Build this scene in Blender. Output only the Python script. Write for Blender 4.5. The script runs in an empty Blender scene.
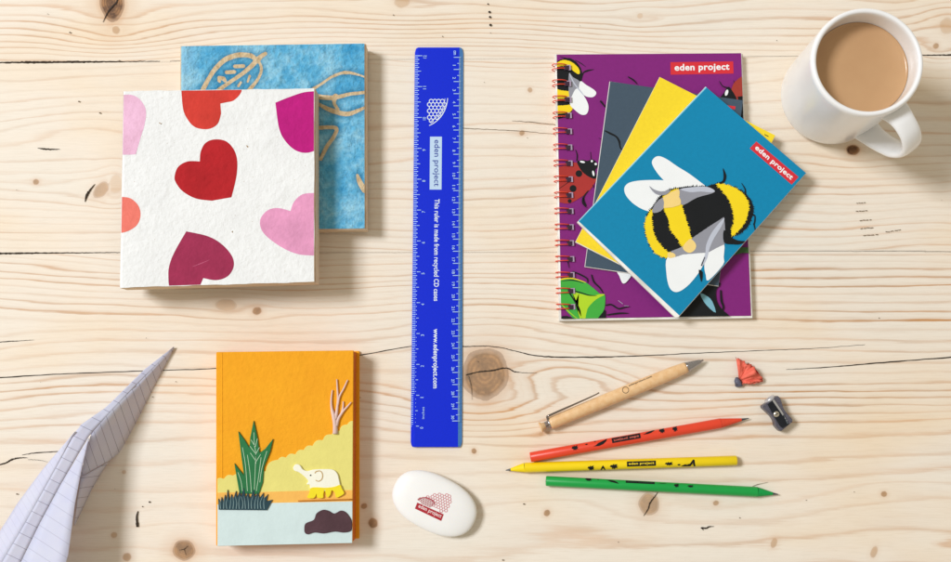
import bpy, bmesh, math, random
import numpy as np
from mathutils import Vector, Matrix
random.seed(7)
C = bpy.context.scene.collection

# ------------------------------------------------------------------ camera geometry
F = 1100.0; CX, CY = 475.5, 281.0; NX, NY = 500.0, 400.0
nc = Vector((NX-CX, -(NY-CY), -F)).normalized()
up = Vector((0, 1, 0)); Yc = (up - nc*up.dot(nc)).normalized(); Zc = -nc; Xc = Yc.cross(Zc)
R = Matrix((Xc, Yc, Zc))
H = 0.848
def U(x, y, z=0.0):
    r = R @ Vector(((x-CX)/F, -(y-CY)/F, -1.0))
    t = (H-z)/(-r.z)
    return Vector((r.x*t, r.y*t, z))
def to_px(X, Y, Z=0.0):                         # world (numpy) to picture units on the table
    Rn = np.array(R)
    p = np.stack([X, Y, np.full_like(X, Z-H)], -1) @ Rn
    return CX + F*p[..., 0]/(-p[..., 2]), CY - F*p[..., 1]/(-p[..., 2])
MM = 0.001

# ------------------------------------------------------------------ colour + materials
def lin(c):
    c = c/255.0
    return c/12.92 if c <= 0.04045 else ((c+0.055)/1.055)**2.4
def col(r, g, b, k=1.0): return (min(lin(r)*k, .9), min(lin(g)*k, .9), min(lin(b)*k, .9), 1)
class NT:
    def __init__(s, name):
        s.m = bpy.data.materials.new(name); s.m.use_nodes = True; s.n = s.m.node_tree.nodes; s.l = s.m.node_tree.links
        s.b = s.n['Principled BSDF']
    def node(s, t, **kw):
        n = s.n.new(t)
        for k, v in kw.items(): setattr(n, k, v)
        return n
    def link(s, a, b): s.l.new(a, b)
    def put(s, sock, v):
        if isinstance(v, bpy.types.NodeSocket): s.l.new(v, sock)
        else: sock.default_value = v
    def math(s, op, a, b=0.0, c=0.0, clamp=False):
        n = s.node('ShaderNodeMath', operation=op, use_clamp=clamp)
        s.put(n.inputs[0], a); s.put(n.inputs[1], b); s.put(n.inputs[2], c); return n.outputs[0]
    def mix(s, f, a, b, mode='MIX'):
        n = s.node('ShaderNodeMix', data_type='RGBA', blend_type=mode)
        s.put(n.inputs[0], f); s.put(n.inputs[6], a); s.put(n.inputs[7], b); return n.outputs[2]
    def pos(s, scale=(1, 1, 1), rot=0.0):
        g = s.node('ShaderNodeNewGeometry'); m = s.node('ShaderNodeMapping')
        tc = s.node('ShaderNodeTexCoord'); s.link(tc.outputs['Object'], m.inputs[0])
        m.inputs['Scale'].default_value = scale; m.inputs['Rotation'].default_value = (0, 0, rot); return m.outputs[0]
    def noise(s, v, scale, detail=3, rough=.5, out=0):
        n = s.node('ShaderNodeTexNoise'); s.link(v, n.inputs['Vector']); n.inputs['Scale'].default_value = scale
        n.inputs['Detail'].default_value = detail; n.inputs['Roughness'].default_value = rough; return n.outputs[out]
    def ramp(s, f, stops, interp='LINEAR'):
        n = s.node('ShaderNodeValToRGB'); s.put(n.inputs[0], f); r = n.color_ramp; r.interpolation = interp
        while len(r.elements) < len(stops): r.elements.new(.5)
        for e, (p, c) in zip(r.elements, stops): e.position = p; e.color = c if len(c) == 4 else (*c, 1)
        return n.outputs[0]
    def bump(s, h, dist, strength=1.0):
        n = s.node('ShaderNodeBump'); n.inputs['Distance'].default_value = dist; n.inputs['Strength'].default_value = strength
        s.link(h, n.inputs['Height']); s.link(n.outputs[0], s.b.inputs['Normal'])
MATS = {}
def M(name, rgb, rough=.55, spec=.4, metal=0.0, var=.05, vscale=60, bump=0.0, bscale=900, coat=0.0, sss=0.0):
    if name in MATS: return MATS[name]
    t = NT(name); p = t.pos()
    c = col(*rgb)
    f = t.noise(p, vscale, 5, .6)
    hi = tuple(min(x*(1+var), .92) for x in c[:3])+(1,); lo = tuple(x*(1-var) for x in c[:3])+(1,)
    t.link(t.ramp(f, [(.3, lo), (.7, hi)]), t.b.inputs['Base Color'])
    t.b.inputs['Roughness'].default_value = rough; t.b.inputs['Specular IOR Level'].default_value = spec
    t.b.inputs['Metallic'].default_value = metal; t.b.inputs['Coat Weight'].default_value = coat
    t.b.inputs['Coat Roughness'].default_value = .25
    if sss: t.b.inputs['Subsurface Weight'].default_value = sss; t.b.inputs['Subsurface Radius'].default_value = (.01, .008, .006); t.b.inputs['Subsurface Scale'].default_value = .3
    if bump: t.bump(t.noise(p, bscale, 4, .6), bump)
    MATS[name] = t.m; return t.m
def Mpaper(name, rgb, var=.10, bump=.0006, fibres=True):        # handmade paper: mottled, wrinkled, with fibres
    if name in MATS: return MATS[name]
    t = NT(name); p = t.pos(); c = col(*rgb)
    n1 = t.noise(p, 45, 6, .65); n2 = t.noise(p, 260, 5, .6)
    hi = tuple(min(x*(1+var), .9) for x in c[:3])+(1,); lo = tuple(x*(1-var) for x in c[:3])+(1,)
    a = t.ramp(n1, [(.3, lo), (.7, hi)])
    sp = t.noise(p, 1400, 2, .5)
    a = t.mix(t.math('MULTIPLY', t.ramp(n2, [(.35, (1,)*3), (.5, (0,)*3)]), .25 if fibres else .1), a, lo)
    t.link(a, t.b.inputs['Base Color']); t.b.inputs['Roughness'].default_value = .85; t.b.inputs['Specular IOR Level'].default_value = .2
    w = t.node('ShaderNodeTexNoise'); w.noise_type = 'RIDGED_MULTIFRACTAL'; t.link(p, w.inputs['Vector']); w.inputs['Scale'].default_value = 70; w.inputs['Detail'].default_value = 4; w.inputs['Roughness'].default_value = .6; w.inputs['Distortion'].default_value = .6
    h = t.math('ADD', t.math('MULTIPLY', w.outputs[0], .35), t.math('ADD', t.math('MULTIPLY', n2, .55), t.math('MULTIPLY', sp, .12)))
    t.bump(h, bump); MATS[name] = t.m; return t.m

# ------------------------------------------------------------------ mesh builder
def smooth(pts, n=5, closed=True):
    out = []; N = len(pts)
    rng = range(N) if closed else range(N-1)
    for i in rng:
        g = (lambda k: pts[k % N]) if closed else (lambda k: pts[min(max(k, 0), N-1)])
        p0, p1, p2, p3 = g(i-1), g(i), g(i+1), g(i+2)
        for j in range(n):
            t = j/n
            out.append(tuple(.5*((2*p1[k])+(-p0[k]+p2[k])*t+(2*p0[k]-5*p1[k]+4*p2[k]-p3[k])*t*t+(-p0[k]+3*p1[k]-3*p2[k]+p3[k])*t**3) for k in range(len(p1))))
    if not closed: out.append(tuple(pts[-1]))
    return out
def area(p): return .5*sum(p[i][0]*p[(i+1) % len(p)][1]-p[(i+1) % len(p)][0]*p[i][1] for i in range(len(p)))
def jag(pts, amp, step):                        # ragged, hairy edge
    out = []; N = len(pts); sg = -1 if area(pts) > 0 else 1; acc = 0; k = 0
    for i in range(N):
        a, b = Vector(pts[i][:2]), Vector(pts[(i+1) % N][:2]); L = (b-a).length
        if L < 1e-6: continue
        d = (b-a)/L; n = Vector((-d.y, d.x))*sg; s = -acc
        while s+step*.62 <= L:
            s += step*random.uniform(.35, .62); q = a+d*s
            q = q+(n+d*.5)*amp*random.uniform(.1, 1.8) if k % 2 else q-n*amp*.25
            k += 1; out.append((q.x, q.y))
        acc = L-s
    return out
def clip(poly, quad):
    if quad is None: return poly
    sg = 1 if area(quad) > 0 else -1
    out = list(poly)
    for i in range(len(quad)):
        a, b = quad[i], quad[(i+1) % len(quad)]
        inside = lambda p: sg*((b[0]-a[0])*(p[1]-a[1])-(b[1]-a[1])*(p[0]-a[0])) >= 0
        src, out = out, []
        for j in range(len(src)):
            p, q = src[j-1], src[j]
            ip, iq = inside(p), inside(q)
            if ip != iq:
                d = (b[0]-a[0], b[1]-a[1]); e = (q[0]-p[0], q[1]-p[1]); den = d[0]*e[1]-d[1]*e[0]
                if abs(den) > 1e-12:
                    t = (d[0]*(a[1]-p[1])-d[1]*(a[0]-p[0]))/den
                    out.append((p[0]+e[0]*t, p[1]+e[1]*t))
            if iq: out.append(q)
        if not out: return []
    return out
class MB:
    def __init__(s): s.v = []; s.f = []; s.mi = []; s.mats = []; s.sm = []
    def mat(s, m):
        if m not in s.mats: s.mats.append(m)
        return s.mats.index(m)
    def add(s, vs, fs, m, smooth=False):
        o = len(s.v); s.v += [tuple(v) for v in vs]; k = s.mat(m)
        for f in fs: s.f.append([o+i for i in f]); s.mi.append(k); s.sm.append(smooth)
    def prism(s, out, z0, z1, mt, ms=None, top=True, bottom=True, world=False):
        P = [Vector((*p[:2], z1)) for p in out] if world else [U(p[0], p[1], z1) for p in out]
        if area([(p.x, p.y) for p in P]) < 0: P.reverse()
        n = len(P); B = [Vector((p.x, p.y, z0)) for p in P]
        s.add(P, [list(range(n))], mt)
        s.add(P+B, [[(i+1) % n, i, n+i, n+(i+1) % n] for i in range(n)], ms or mt)
        if bottom: s.add(B, [list(range(n))[::-1]], ms or mt)
    def obj(s, name, parent=None, loc=None, bevel=0, weld=True):
        me = bpy.data.meshes.new(name); me.from_pydata(s.v, [], s.f)
        for m in s.mats: me.materials.append(m)
        me.polygons.foreach_set('material_index', s.mi); me.polygons.foreach_set('use_smooth', s.sm); me.update()
        if bevel or weld:
            bm = bmesh.new(); bm.from_mesh(me); bmesh.ops.remove_doubles(bm, verts=bm.verts, dist=2e-6); bm.to_mesh(me); bm.free()
        o = bpy.data.objects.new(name, me); C.objects.link(o)
        if parent is not None:
            o.parent = parent
            if parent.type == 'EMPTY': o.matrix_parent_inverse = Matrix.Translation(-Vector(parent.location))
        if bevel:
            b = o.modifiers.new('bevel', 'BEVEL'); b.width = bevel; b.segments = 3; b.limit_method = 'ANGLE'; b.angle_limit = math.radians(50)
        return o
def thing(name, label, cat, p, z=0, group=None):
    o = bpy.data.objects.new(name, None); C.objects.link(o); o.location = U(p[0], p[1], z); o.empty_display_size = .01
    o['label'] = label; o['category'] = cat; o['kind'] = 'thing'
    if group: o['group'] = group
    return o
def part(mb, name, parent, **kw):
    # every part mesh is written in table coordinates; the parent Empty stands at the thing's base
    return mb.obj(name, parent, **kw)

class Art:                                       # printed or cut-out shapes on a flat cover
    def __init__(s, mb, z, quad=None, fn=None): s.mb = mb; s.z = z; s.q = quad; s.k = 1; s.fn = fn
    def up(s): s.k += 1; return s
    def w(s, p):
        if s.fn: return s.fn(p[0], p[1], s.k*.00003)
        return U(p[0], p[1], s.z+s.k*.00003)
    def poly(s, pts, m, up=True):
        p = clip([tuple(q[:2]) for q in pts], s.q)
        if len(p) >= 3:
            if area(p) > 0: p = p[::-1]
            s.mb.add([s.w(q) for q in p], [list(range(len(p)))], m)
        if up: s.k += 1
    def stroke(s, pts, w, m, sm=True, up=True, closed=False):
        if sm and len(pts) > 2: pts = smooth(pts, 4, closed)
        n = len(pts)
        ws = w if isinstance(w, (list, tuple)) else [w, w]
        def wid(i):
            t = i/(max(n-1, 1))*(len(ws)-1); a = min(int(t), len(ws)-2); return ws[a]+(ws[a+1]-ws[a])*(t-a)
        Ls, Rs = [], []
        for i in range(n):
            a = pts[(i-1) % n] if closed else pts[max(i-1, 0)]; b = pts[(i+1) % n] if closed else pts[min(i+1, n-1)]
            d = Vector((b[0]-a[0], b[1]-a[1])).normalized(); h = wid(i)/2
            Ls.append((pts[i][0]-d.y*h, pts[i][1]+d.x*h)); Rs.append((pts[i][0]+d.y*h, pts[i][1]-d.x*h))
        for i in range(n if closed else n-1):
            j = (i+1) % n
            s.poly([Ls[i], Ls[j], Rs[j], Rs[i]], m, up=False)
        if up: s.k += 1
    def disc(s, c, rx, m, ry=None, rot=0, n=18, up=True):
        ry = ry or rx; cs, sn = math.cos(rot), math.sin(rot)
        s.poly([(c[0]+rx*math.cos(a)*cs-ry*math.sin(a)*sn, c[1]+rx*math.cos(a)*sn+ry*math.sin(a)*cs) for a in [2*math.pi*i/n for i in range(n)]], m, up)
    def text(s, string, o, d, L, h, m, bold=.02):   # o: lower-left corner, d: reading direction, L x h: box
        vs, fs = text_mesh(string, bold)
        xs = [v[0] for v in vs]; ys = [v[1] for v in vs]; x0, x1, y0, y1 = min(xs), max(xs), min(ys), max(ys)
        D = Vector(d).normalized(); Up = Vector((D.y, -D.x))
        P = [s.w((o[0]+D.x*(v[0]-x0)/(x1-x0)*L+Up.x*(v[1]-y0)/(y1-y0)*h, o[1]+D.y*(v[0]-x0)/(x1-x0)*L+Up.y*(v[1]-y0)/(y1-y0)*h)) for v in vs]
        s.mb.add(P, fs, m); s.k += 1
TC = {}
def text_mesh(string, bold):
    if (string, bold) in TC: return TC[(string, bold)]
    c = bpy.data.curves.new('lettering', 'FONT'); c.body = string; c.offset = bold; c.resolution_u = 3; c.space_character = 1.0+bold*2
    o = bpy.data.objects.new('lettering', c); C.objects.link(o); bpy.context.view_layer.update()
    me = bpy.data.meshes.new_from_object(o.evaluated_get(bpy.context.evaluated_depsgraph_get()))
    r = ([tuple(v.co) for v in me.vertices], [list(p.vertices) for p in me.polygons])
    bpy.data.objects.remove(o); bpy.data.curves.remove(c); bpy.data.meshes.remove(me)
    TC[(string, bold)] = r; return r
def zt(x0, y0, s): return lambda *pts: [(x0+p[0]/s, y0+p[1]/s) for p in pts]

def tube(mb, pts, rad, m, seg=10, caps=True, sx=None):      # pts world vectors; rad float or list
    n = len(pts); rs = rad if isinstance(rad, list) else [rad]*n
    rings = []; prev = None
    for i in range(n):
        d = (pts[min(i+1, n-1)]-pts[max(i-1, 0)]).normalized()
        a = prev if prev is not None else (Vector((0, 0, 1)) if abs(d.z) < .9 else Vector((1, 0, 0)))
        a = (a-d*a.dot(d)).normalized(); b = d.cross(a); prev = a
        rings.append([pts[i]+(a*math.cos(2*math.pi*k/seg)+b*math.sin(2*math.pi*k/seg)*(sx or 1))*rs[i] for k in range(seg)])
    vs = [v for r in rings for v in r]
    fs = [[i*seg+k, i*seg+(k+1) % seg, (i+1)*seg+(k+1) % seg, (i+1)*seg+k] for i in range(n-1) for k in range(seg)]
    mb.add(vs, fs, m, True)
    if caps: mb.add(rings[0], [list(range(seg))[::-1]], m); mb.add(rings[-1], [list(range(seg))], m)
def lathe(mb, A, B, prof, m, seg=48):                        # profile [(t along AB, radius)] round the axis A-B
    d = (B-A); L = d.length; d = d/L; a = Vector((0, 0, 1)) if abs(d.z) < .9 else Vector((1, 0, 0)); a = (a-d*a.dot(d)).normalized(); b = d.cross(a)
    vs = [A+d*L*t+(a*math.cos(2*math.pi*k/seg)+b*math.sin(2*math.pi*k/seg))*r for t, r in prof for k in range(seg)]
    n = len(prof)
    fs = [[i*seg+k, i*seg+(k+1) % seg, (i+1)*seg+(k+1) % seg, (i+1)*seg+k] for i in range(n-1) for k in range(seg)]
    mb.add(vs, fs, m, True)

# ================================================================== TABLE
seam1 = lambda x: 62.6-x*.008
seam2 = lambda x: 253.5-1.5*np.clip(x/120, 0, 1)+.8*np.sin(x/170.)
# (x, y, reach x, reach y, core rx, core ry, tilt, depth of colour)
KN = [(112, 2, 52, 34, 12, 21, -.12, 1.), (101, 190, 30, 14, 10, 6, -.75, .5), (116, 184, 14, 16, 7, 10, .2, .12),
      (485, 374, 62, 38, 25, 25, 0, .8), (649, 504, 40, 16, 11, 11, 0, .62), (547, 513, 24, 7, 3.3, 3.3, 0, .75),
      (184, 550, 40, 24, 12, 10, 0, .8), (373, 523, 18, 12, 5, 5, 0, .85), (364, 506, 9, 6, 3.2, 3, 0, .7),
      (226, 305, 30, 11, 11, 6, .1, .3), (257, 311, 22, 9, 4.5, 4, 0, .8), (853, 150, 32, 14, 6.5, 5.5, 0, 1.05), (884, 494, 26, 7, 3, 3, 0, .7), (716, 503, 20, 6, 3, 2.6, 0, .6),
      (774, 543, 16, 9, 3.2, 5, .3, .4), (874, 552, 16, 9, 3.4, 6, .3, .4), (936, 46, 30, 16, 3, 3, 0, .6), (947, 26, 26, 20, 7, 9, .2, .25),
      (474, 451, 14, 5, 2.6, 2.8, 0, .75), (530, 90, 14, 5, 2.6, 2.6, 0, .5), (522, 133, 14, 5, 2.8, 2.6, 0, .6),
      (127, 557, 20, 8, 4.6, 4, 0, .6), (114, 535, 16, 6, 3.4, 3, 0, .4), (124, 472, 8, 4, 2.2, 2.2, 0, .3), (36, 182, 16, 6, 3, 3, 0, .65),
      (402, 2, 60, 18, 8, 6, 0, .3), (116, 30, 16, 6, 4, 4, 0, .5), (541, 434, 10, 4, 2.2, 2, 0, .3), (300, 590, 60, 20, 12, 12, 0, .6), (640, 16, 20, 8, 3, 3, 0, .15),
      (1030, 200, 60, 25, 15, 14, 0, .7), (-70, 330, 70, 25, 18, 16, 0, .7), (700, -60, 70, 25, 16, 16, 0, .7), (880, 640, 70, 25, 16, 16, 0, .7)]
def wood_fields(X, Y):
    s1, s2 = seam1(X), seam2(X)
    pl = np.where(Y < s1, 0, np.where(Y < s2, 1, 2))
    rng = np.random.RandomState(5)
    W = np.zeros_like(X)
    for k in range(16):
        lx = rng.uniform(110, 600); ly = rng.uniform(38, 170); a = .010*lx*rng.uniform(.4, 1); ph = rng.uniform(0, 6.28, 3)
        W += a*np.sin(X/lx*3.0+ph[0]+pl*ph[1])*np.cos(Y/ly*2.0+ph[2]+pl*1.7)
    # the broad flow the boards show
    W += np.where(pl == 2, 15*np.exp(-((X-330)/190)**2-((Y-300)/60)**2)*((X-330)/190), 0)
    W += np.where(pl == 2, 24*np.exp(-((X-572)/62)**2-((Y-376)/26)**2), 0)+np.where(pl == 1, 26*np.exp(-((X-90)/95)**2-((Y-128)/26)**2), 0)
    W += np.where(pl == 2, 34*np.exp(-((X-905)/110)**2-((Y-505)/36)**2)+22*np.exp(-((X-560)/80)**2-((Y-512)/30)**2), 0)
    W += np.where(pl == 1, -7*np.exp(-((X-850)/75)**2-((Y-215)/26)**2), 0)
    P = Y+W
    K = np.full_like(X, 9.0); KD = np.zeros_like(X)
    for (x, y, sx, sy, rx, ry, tl, dk) in KN:
        dx, dy = X-x, Y-y
        u = (dx/sx)**2+(dy/sy)**2
        skew = 1.0
        P = P-(dy+W*0)*np.exp(-u*.8)*.93
        c, s = math.cos(tl), math.sin(tl); ex, ey = dx*c+dy*s, -dx*s+dy*c
        k = np.sqrt((ex/rx)**2+(ey/ry)**2)*(1+.05*np.sin(2*np.arctan2(ey, ex)+x)+.025*np.sin(5*np.arctan2(ey, ex)+y))
        m = k < K; K = np.where(m, k, K); KD = np.where(m, dk, KD)
    # spacing of the year rings across the boards
    yy = np.array([-700, 0, 40, 62, 64, 100, 110, 150, 165, 250, 252, 300, 325, 372, 385, 425, 440, 600, 1100.])
    sp = np.array([9, 8, 5.5, 5.2, 10, 11, 13, 12, 8.5, 7, 6.5, 7, 9, 15, 8, 9, 20, 26, 16.])
    g = np.linspace(-700, 1100, 3601); T = np.concatenate([[0], np.cumsum(.5/np.interp((g[1:]+g[:-1])/2, yy, sp))])
    t = np.interp(P, g, T)+pl*37.3
    amp = np.interp(P, [-700, 0, 62, 64, 150, 175, 250, 260, 330, 372, 385, 425, 445, 600], [.8, .8, .85, .38, .45, .6, .7, .72, .75, .55, .8, .8, .42, .45])
    amp = amp*(.85+.35*np.clip((X-300)/600, 0, 1)*(Y > 100))
    return t, K, KD, amp, pl
def build_table():
    def axis(lo, hi, a, b, st, big):
        out = list(np.arange(lo, a, big))+list(np.arange(a, b, st))+list(np.arange(b, hi+big, big)); return np.array(out)
    xs = axis(-1.15, 1.15, -.46, .40, .00118, .012); ys = axis(-.75, 1.0, -.165, .375, .00118, .012)
    X, Y = np.meshgrid(xs, ys); PX, PY = to_px(X, Y)
    t, K, KD, amp, pl = wood_fields(PX, PY)
    ny, nx = X.shape
    # boards meet at narrow sunken seams
    w = .0009*np.clip(np.interp(PX, [-400, 0, 20, 60, 100, 160, 230, 880, 925, 1300], [1, .9, .5, .8, .5, .25, .1, .15, .8, 1]), 0, 1)
    Z = np.zeros_like(X)
    co = np.stack([X, Y, Z], -1).reshape(-1, 3).astype(np.float32)
    me = bpy.data.meshes.new('table_top')
    idx = np.arange(nx*ny).reshape(ny, nx)
    q = np.stack([idx[:-1, :-1], idx[:-1, 1:], idx[1:, 1:], idx[1:, :-1]], -1).reshape(-1, 4)
    me.vertices.add(nx*ny); me.vertices.foreach_set('co', co.ravel())
    me.loops.add(q.size); me.loops.foreach_set('vertex_index', q.ravel().astype(np.int32))
    me.polygons.add(len(q)); me.polygons.foreach_set('loop_start', np.arange(0, q.size, 4, dtype=np.int32)); 
    me.update(calc_edges=True)
    for nme, arr in (('ring', t), ('knot', K), ('knot_tone', KD), ('ring_amp', amp), ('board', pl.astype(float))):
        a = me.attributes.new(nme, 'FLOAT', 'POINT'); a.data.foreach_set('value', arr.ravel().astype(np.float32))
    me.materials.append(wood_mat()); me.materials.append(crack_mat()); 
    o = bpy.data.objects.new('table', me); C.objects.link(o)
    o['kind'] = 'structure'; o['label'] = 'pale pine board table top with knots, grain lines and thin dark cracks'; o['category'] = 'table'
    return o
def crack_mat():
    return M('crack_shadow', (62, 54, 46), .95, .05, var=.4, vscale=300)
def wood_mat():
    t = NT('pine_wood'); A = lambda n: t.node('ShaderNodeAttribute', attribute_name=n).outputs['Fac']
    ring, knot, tone, amp = A('ring'), A('knot'), A('knot_tone'), A('ring_amp')
    p = t.pos(); pf = t.pos((6, 170, 1)); pm = t.pos((2.2, 26, 1))
    wob = t.noise(pm, 3.2, 4, .6)
    fine = t.noise(pf, 9, 4, .65)
    tt = t.math('ADD', ring, t.math('MULTIPLY', t.math('SUBTRACT', wob, .5), 1.3))
    tt = t.math('ADD', tt, t.math('MULTIPLY', t.math('SUBTRACT', fine, .5), .16))
    fr = t.math('FRACT', tt); fl = t.math('FLOOR', tt)
    wn = t.node('ShaderNodeTexWhiteNoise', noise_dimensions='1D'); t.link(fl, wn.inputs['W'])
    line = t.ramp(fr, [(0, (.25,)*3), (.08, (.0,)*3), (.45, (.04,)*3), (.70, (.20,)*3), (.86, (1,)*3), (.92, (.95,)*3), (1, (.25,)*3)])
    st = t.math('MULTIPLY', t.math('ADD', t.math('MULTIPLY', wn.outputs[0], .95), .22), amp)
    patch = t.ramp(t.noise(t.pos((1, 3.2, 1)), 7, 3, .5), [(.32, (.45,)*3), (.66, (1.15,)*3)])
    st = t.math('MULTIPLY', st, patch)
    f = t.math('MULTIPLY', t.math('MULTIPLY', line, .95), st, clamp=True)
    big = t.noise(t.pos((1, 2.5, 1)), 5, 3, .5)
    base = t.ramp(big, [(.3, col(233, 227, 215)), (.5, col(236, 226, 211)), (.72, col(236, 218, 192))])
    late = t.ramp(t.noise(t.pos((1, 4, 1)), 9, 2, .5), [(.35, col(184, 140, 98)), (.65, col(208, 152, 98))])
    fr2 = t.math('FRACT', t.math('MULTIPLY', tt, 2.7)); ln2 = t.ramp(fr2, [(0, (.2,)*3), (.2, (0,)*3), (.7, (.2,)*3), (.9, (1,)*3), (1, (.2,)*3)])
    f = t.math('ADD', f, t.math('MULTIPLY', t.math('MULTIPLY', ln2, amp), t.math('MULTIPLY', wob, .16)), clamp=True)
    c = t.mix(f, base, late)
    # fibres
    fb = t.ramp(fine, [(.3, (.90, .89, .87, 1)), (.52, (1, 1, 1, 1)), (.8, (1.0, 1.0, 1.0, 1))])
    c = t.mix(.75, c, fb, 'MULTIPLY')
    pores = t.ramp(t.noise(t.pos((30, 420, 1)), 8, 2, .5), [(.70, (1, 1, 1)), (.82, (.74, .68, .6))])
    c = t.mix(.55, c, pores, 'MULTIPLY')
    # knots
    kn = t.math('ADD', knot, t.math('MULTIPLY', t.math('SUBTRACT', t.noise(p, 160, 4, .6), .5), .16))
    halo = t.ramp(t.math('DIVIDE', kn, 4.0), [(.0, (1,)*3), (.24, (.85,)*3), (.34, (.30,)*3), (.62, (0,)*3)])
    c = t.mix(t.math('MULTIPLY', t.math('MULTIPLY', halo, tone), .6), c, col(196, 140, 84))
    krings = t.math('SINE', t.math('MULTIPLY', knot, 34.0))
    kc = t.mix(t.math('ADD', t.math('MULTIPLY', krings, .30), t.math('SUBTRACT', .62, t.math('MULTIPLY', knot, .35)), clamp=True), col(178, 130, 84), col(104, 68, 44))
    kc = t.mix(t.ramp(t.noise(p, 95, 4, .65), [(.40, (0,)*3), (.62, (1,)*3)]), kc, col(82, 52, 34))
    kc2 = t.mix(t.math('MULTIPLY', tone, .95, clamp=True), col(212, 172, 124), kc)
    core = t.ramp(kn, [(.78, (1,)*3), (1.12, (0,)*3)])
    rim = t.ramp(kn, [(.80, (0,)*3), (.98, (1,)*3), (1.15, (0,)*3)])
    c = t.mix(t.math('MULTIPLY', core, t.math('ADD', t.math('MULTIPLY', tone, .75), .25, clamp=True)), c, kc2)
    c = t.mix(t.math('MULTIPLY', rim, t.math('MULTIPLY', tone, .45)), c, col(110, 74, 48))
    t.link(c, t.b.inputs['Base Color'])
    t.b.inputs['Roughness'].default_value = .6; t.b.inputs['Specular IOR Level'].default_value = .3
    hh = t.math('ADD', t.math('MULTIPLY', fine, .5), t.math('MULTIPLY', line, .35))
    t.bump(hh, .00018)
    return t.m
table = build_table()
def table_marks():
    mb = MB(); cr = crack_mat(); gr = M('old_pencil_smudge', (120, 104, 88), .9, .1, var=.3, vscale=200)
    a = Art(mb, .00003)
    def rough(pts, ws, m=cr):
        pts = smooth(pts, 10, False); n = len(pts); pts = [(x, y+random.gauss(0, .12)) for x, y in pts]
        w = [max(.02, np.interp(i/(n-1), np.linspace(0, 1, len(ws)), ws)*random.uniform(.75, 1.25)) for i in range(n)]
        a.stroke(pts, w, m, sm=False)
    s1 = lambda x: (x, 62.6-x*.008); s2 = lambda x: (x, float(seam2(np.array(float(x)))))
    rough([s1(x) for x in range(-320, 170, 20)], [2.2, 2.2, 2, 2.2, 2, 2.6, 1.8, 1.2, 1.5, 2.4, 2., 1.0, .7])
    rough([s1(x) for x in range(170, 900, 40)], [.4, .05, .02, .02, .1, .3])
    rough([s1(x) for x in range(900, 1300, 20)], [.4, 2, 2.1, 1.8, 2, 2.])
    rough([s2(x) for x in range(-320, 140, 20)], [2.4, 2, 2.2, 2.2, 2.2, 2.4, 2.4, 1.6, 1.0, .5])
    rough([s2(x) for x in range(130, 1200, 40)], [.3, .1, .05, .05, .1, .3, .3, .4])
    rough([(-60, 380), (0, 377.5), (60, 374), (140, 371), (215, 368.5), (290, 364), (357, 355.5), (410, 346.5), (440, 345.8), (463, 346.5), (485, 346), (500, 347.5), (515, 351), (535, 355.5), (560, 357.2), (600, 357), (640, 355.8), (700, 353), (760, 350.5), (810, 348.5), (865, 344.8)],
          [.9, 1.1, .9, .8, .8, .8, .8, .9, .8, .7, .8, 1.0, 1.3, 1.0, .8, .6, .5, .3])
    rough([(786, 369.5), (830, 367), (870, 363.6), (951, 357.3), (1040, 352)], [.3, .9, 1.1, 1.1, .9])
    rough([(466, 375), (478, 372), (492, 370.5), (506, 368), (514, 371.5), (522, 372.6), (537, 373)], [1.3, 1.2, 1.4, 1.3, 1.1, .5, .2])
    rough([(-30, 344), (0, 342), (20, 340.8), (34, 340)], [.8, .9, .6, .2])
    rough([(-40, 470), (0, 464.5), (12, 459.5), (20, 457.8), (28, 457.8)], [.5, 1.2, 1.6, 1.2, .2])
    rough([(22, 455), (35, 452.8), (57, 451.5), (70, 451)], [.4, .9, .8, .2])
    rough([(28, 459.5), (38, 460), (48, 462)], [.3, .4, .2])
    rough([(463, 128.2), (490, 129.5), (520, 131), (556, 134.5)], [.7, .5, .5, .15], gr)
    rough([(512, 121), (530, 122), (560, 125.5)], [.2, .55, .4], gr)
    rough([(37.5, 148), (43, 148.8), (50, 149.2), (60, 149.3)], [.2, 1.5, 1.4, .2])
    rough([(85, 202), (86.5, 196), (90, 190), (95, 184)], [.4, 2.6, 2.0, .3])
    rough([(103, 22), (108, 12), (113, 6), (117, 1), (118, -10)], [.5, 1.2, 1.3, 1.6, 1.], M('knot_dark_seam', (52, 44, 40), .9))
    rough([(643.5, 516), (648, 509), (650, 503), (655, 496), (658, 492)], [.3, .9, 1.2, .7, .3])
    rough([(184, 549), (188, 546)], [.5, .3]); rough([(184, 549), (186, 555)], [.5, .3]); rough([(184, 549), (179, 550)], [.5, .3])
    rough([(468, 376), (471, 386), (472, 400)], [1.2, .6, .2], gr)
    rough([(701, 527.6), (706, 528.2), (709, 526.8), (714, 526.3)], [1.2, 1.6, 1.2, .2]); rough([(701, 527.6), (703.5, 530)], [1.2, .4])
    rough([(138, 511), (136.8, 516), (136.8, 520), (137.5, 527)], [.7, 1.6, 2.2, 2.6]); a.disc((149.5, 502), .9, cr); a.disc((142.5, 506.5), .6, cr)
    rough([(750.5, 487.6), (757, 484.6), (768, 482.2)], [.5, .5, .15], gr)
    for (x, y, w) in [(488, 4, 1), (489.5, 12, 1.6), (490, 17, 1.5), (490.5, 25, 1.7), (490.5, 33, .5)]: a.disc((x, y), w*.8, cr, w*.7, up=False)
    for (x, y, L) in [(861, 203.5, 5), (862, 211.5, 6), (866, 220.5, 6), (867, 228.5, 7), (871, 235.5, 8), (890, 232, 4), (898, 230.5, 3)]:
        for k in range(4): a.stroke([(x-L+k*L/2+random.uniform(-.5, .5), y+random.uniform(-.5, .5)-k*.25), (x-L+k*L/2+L*.4, y-k*.25-.2)], .7, gr, sm=False, up=False)
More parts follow.
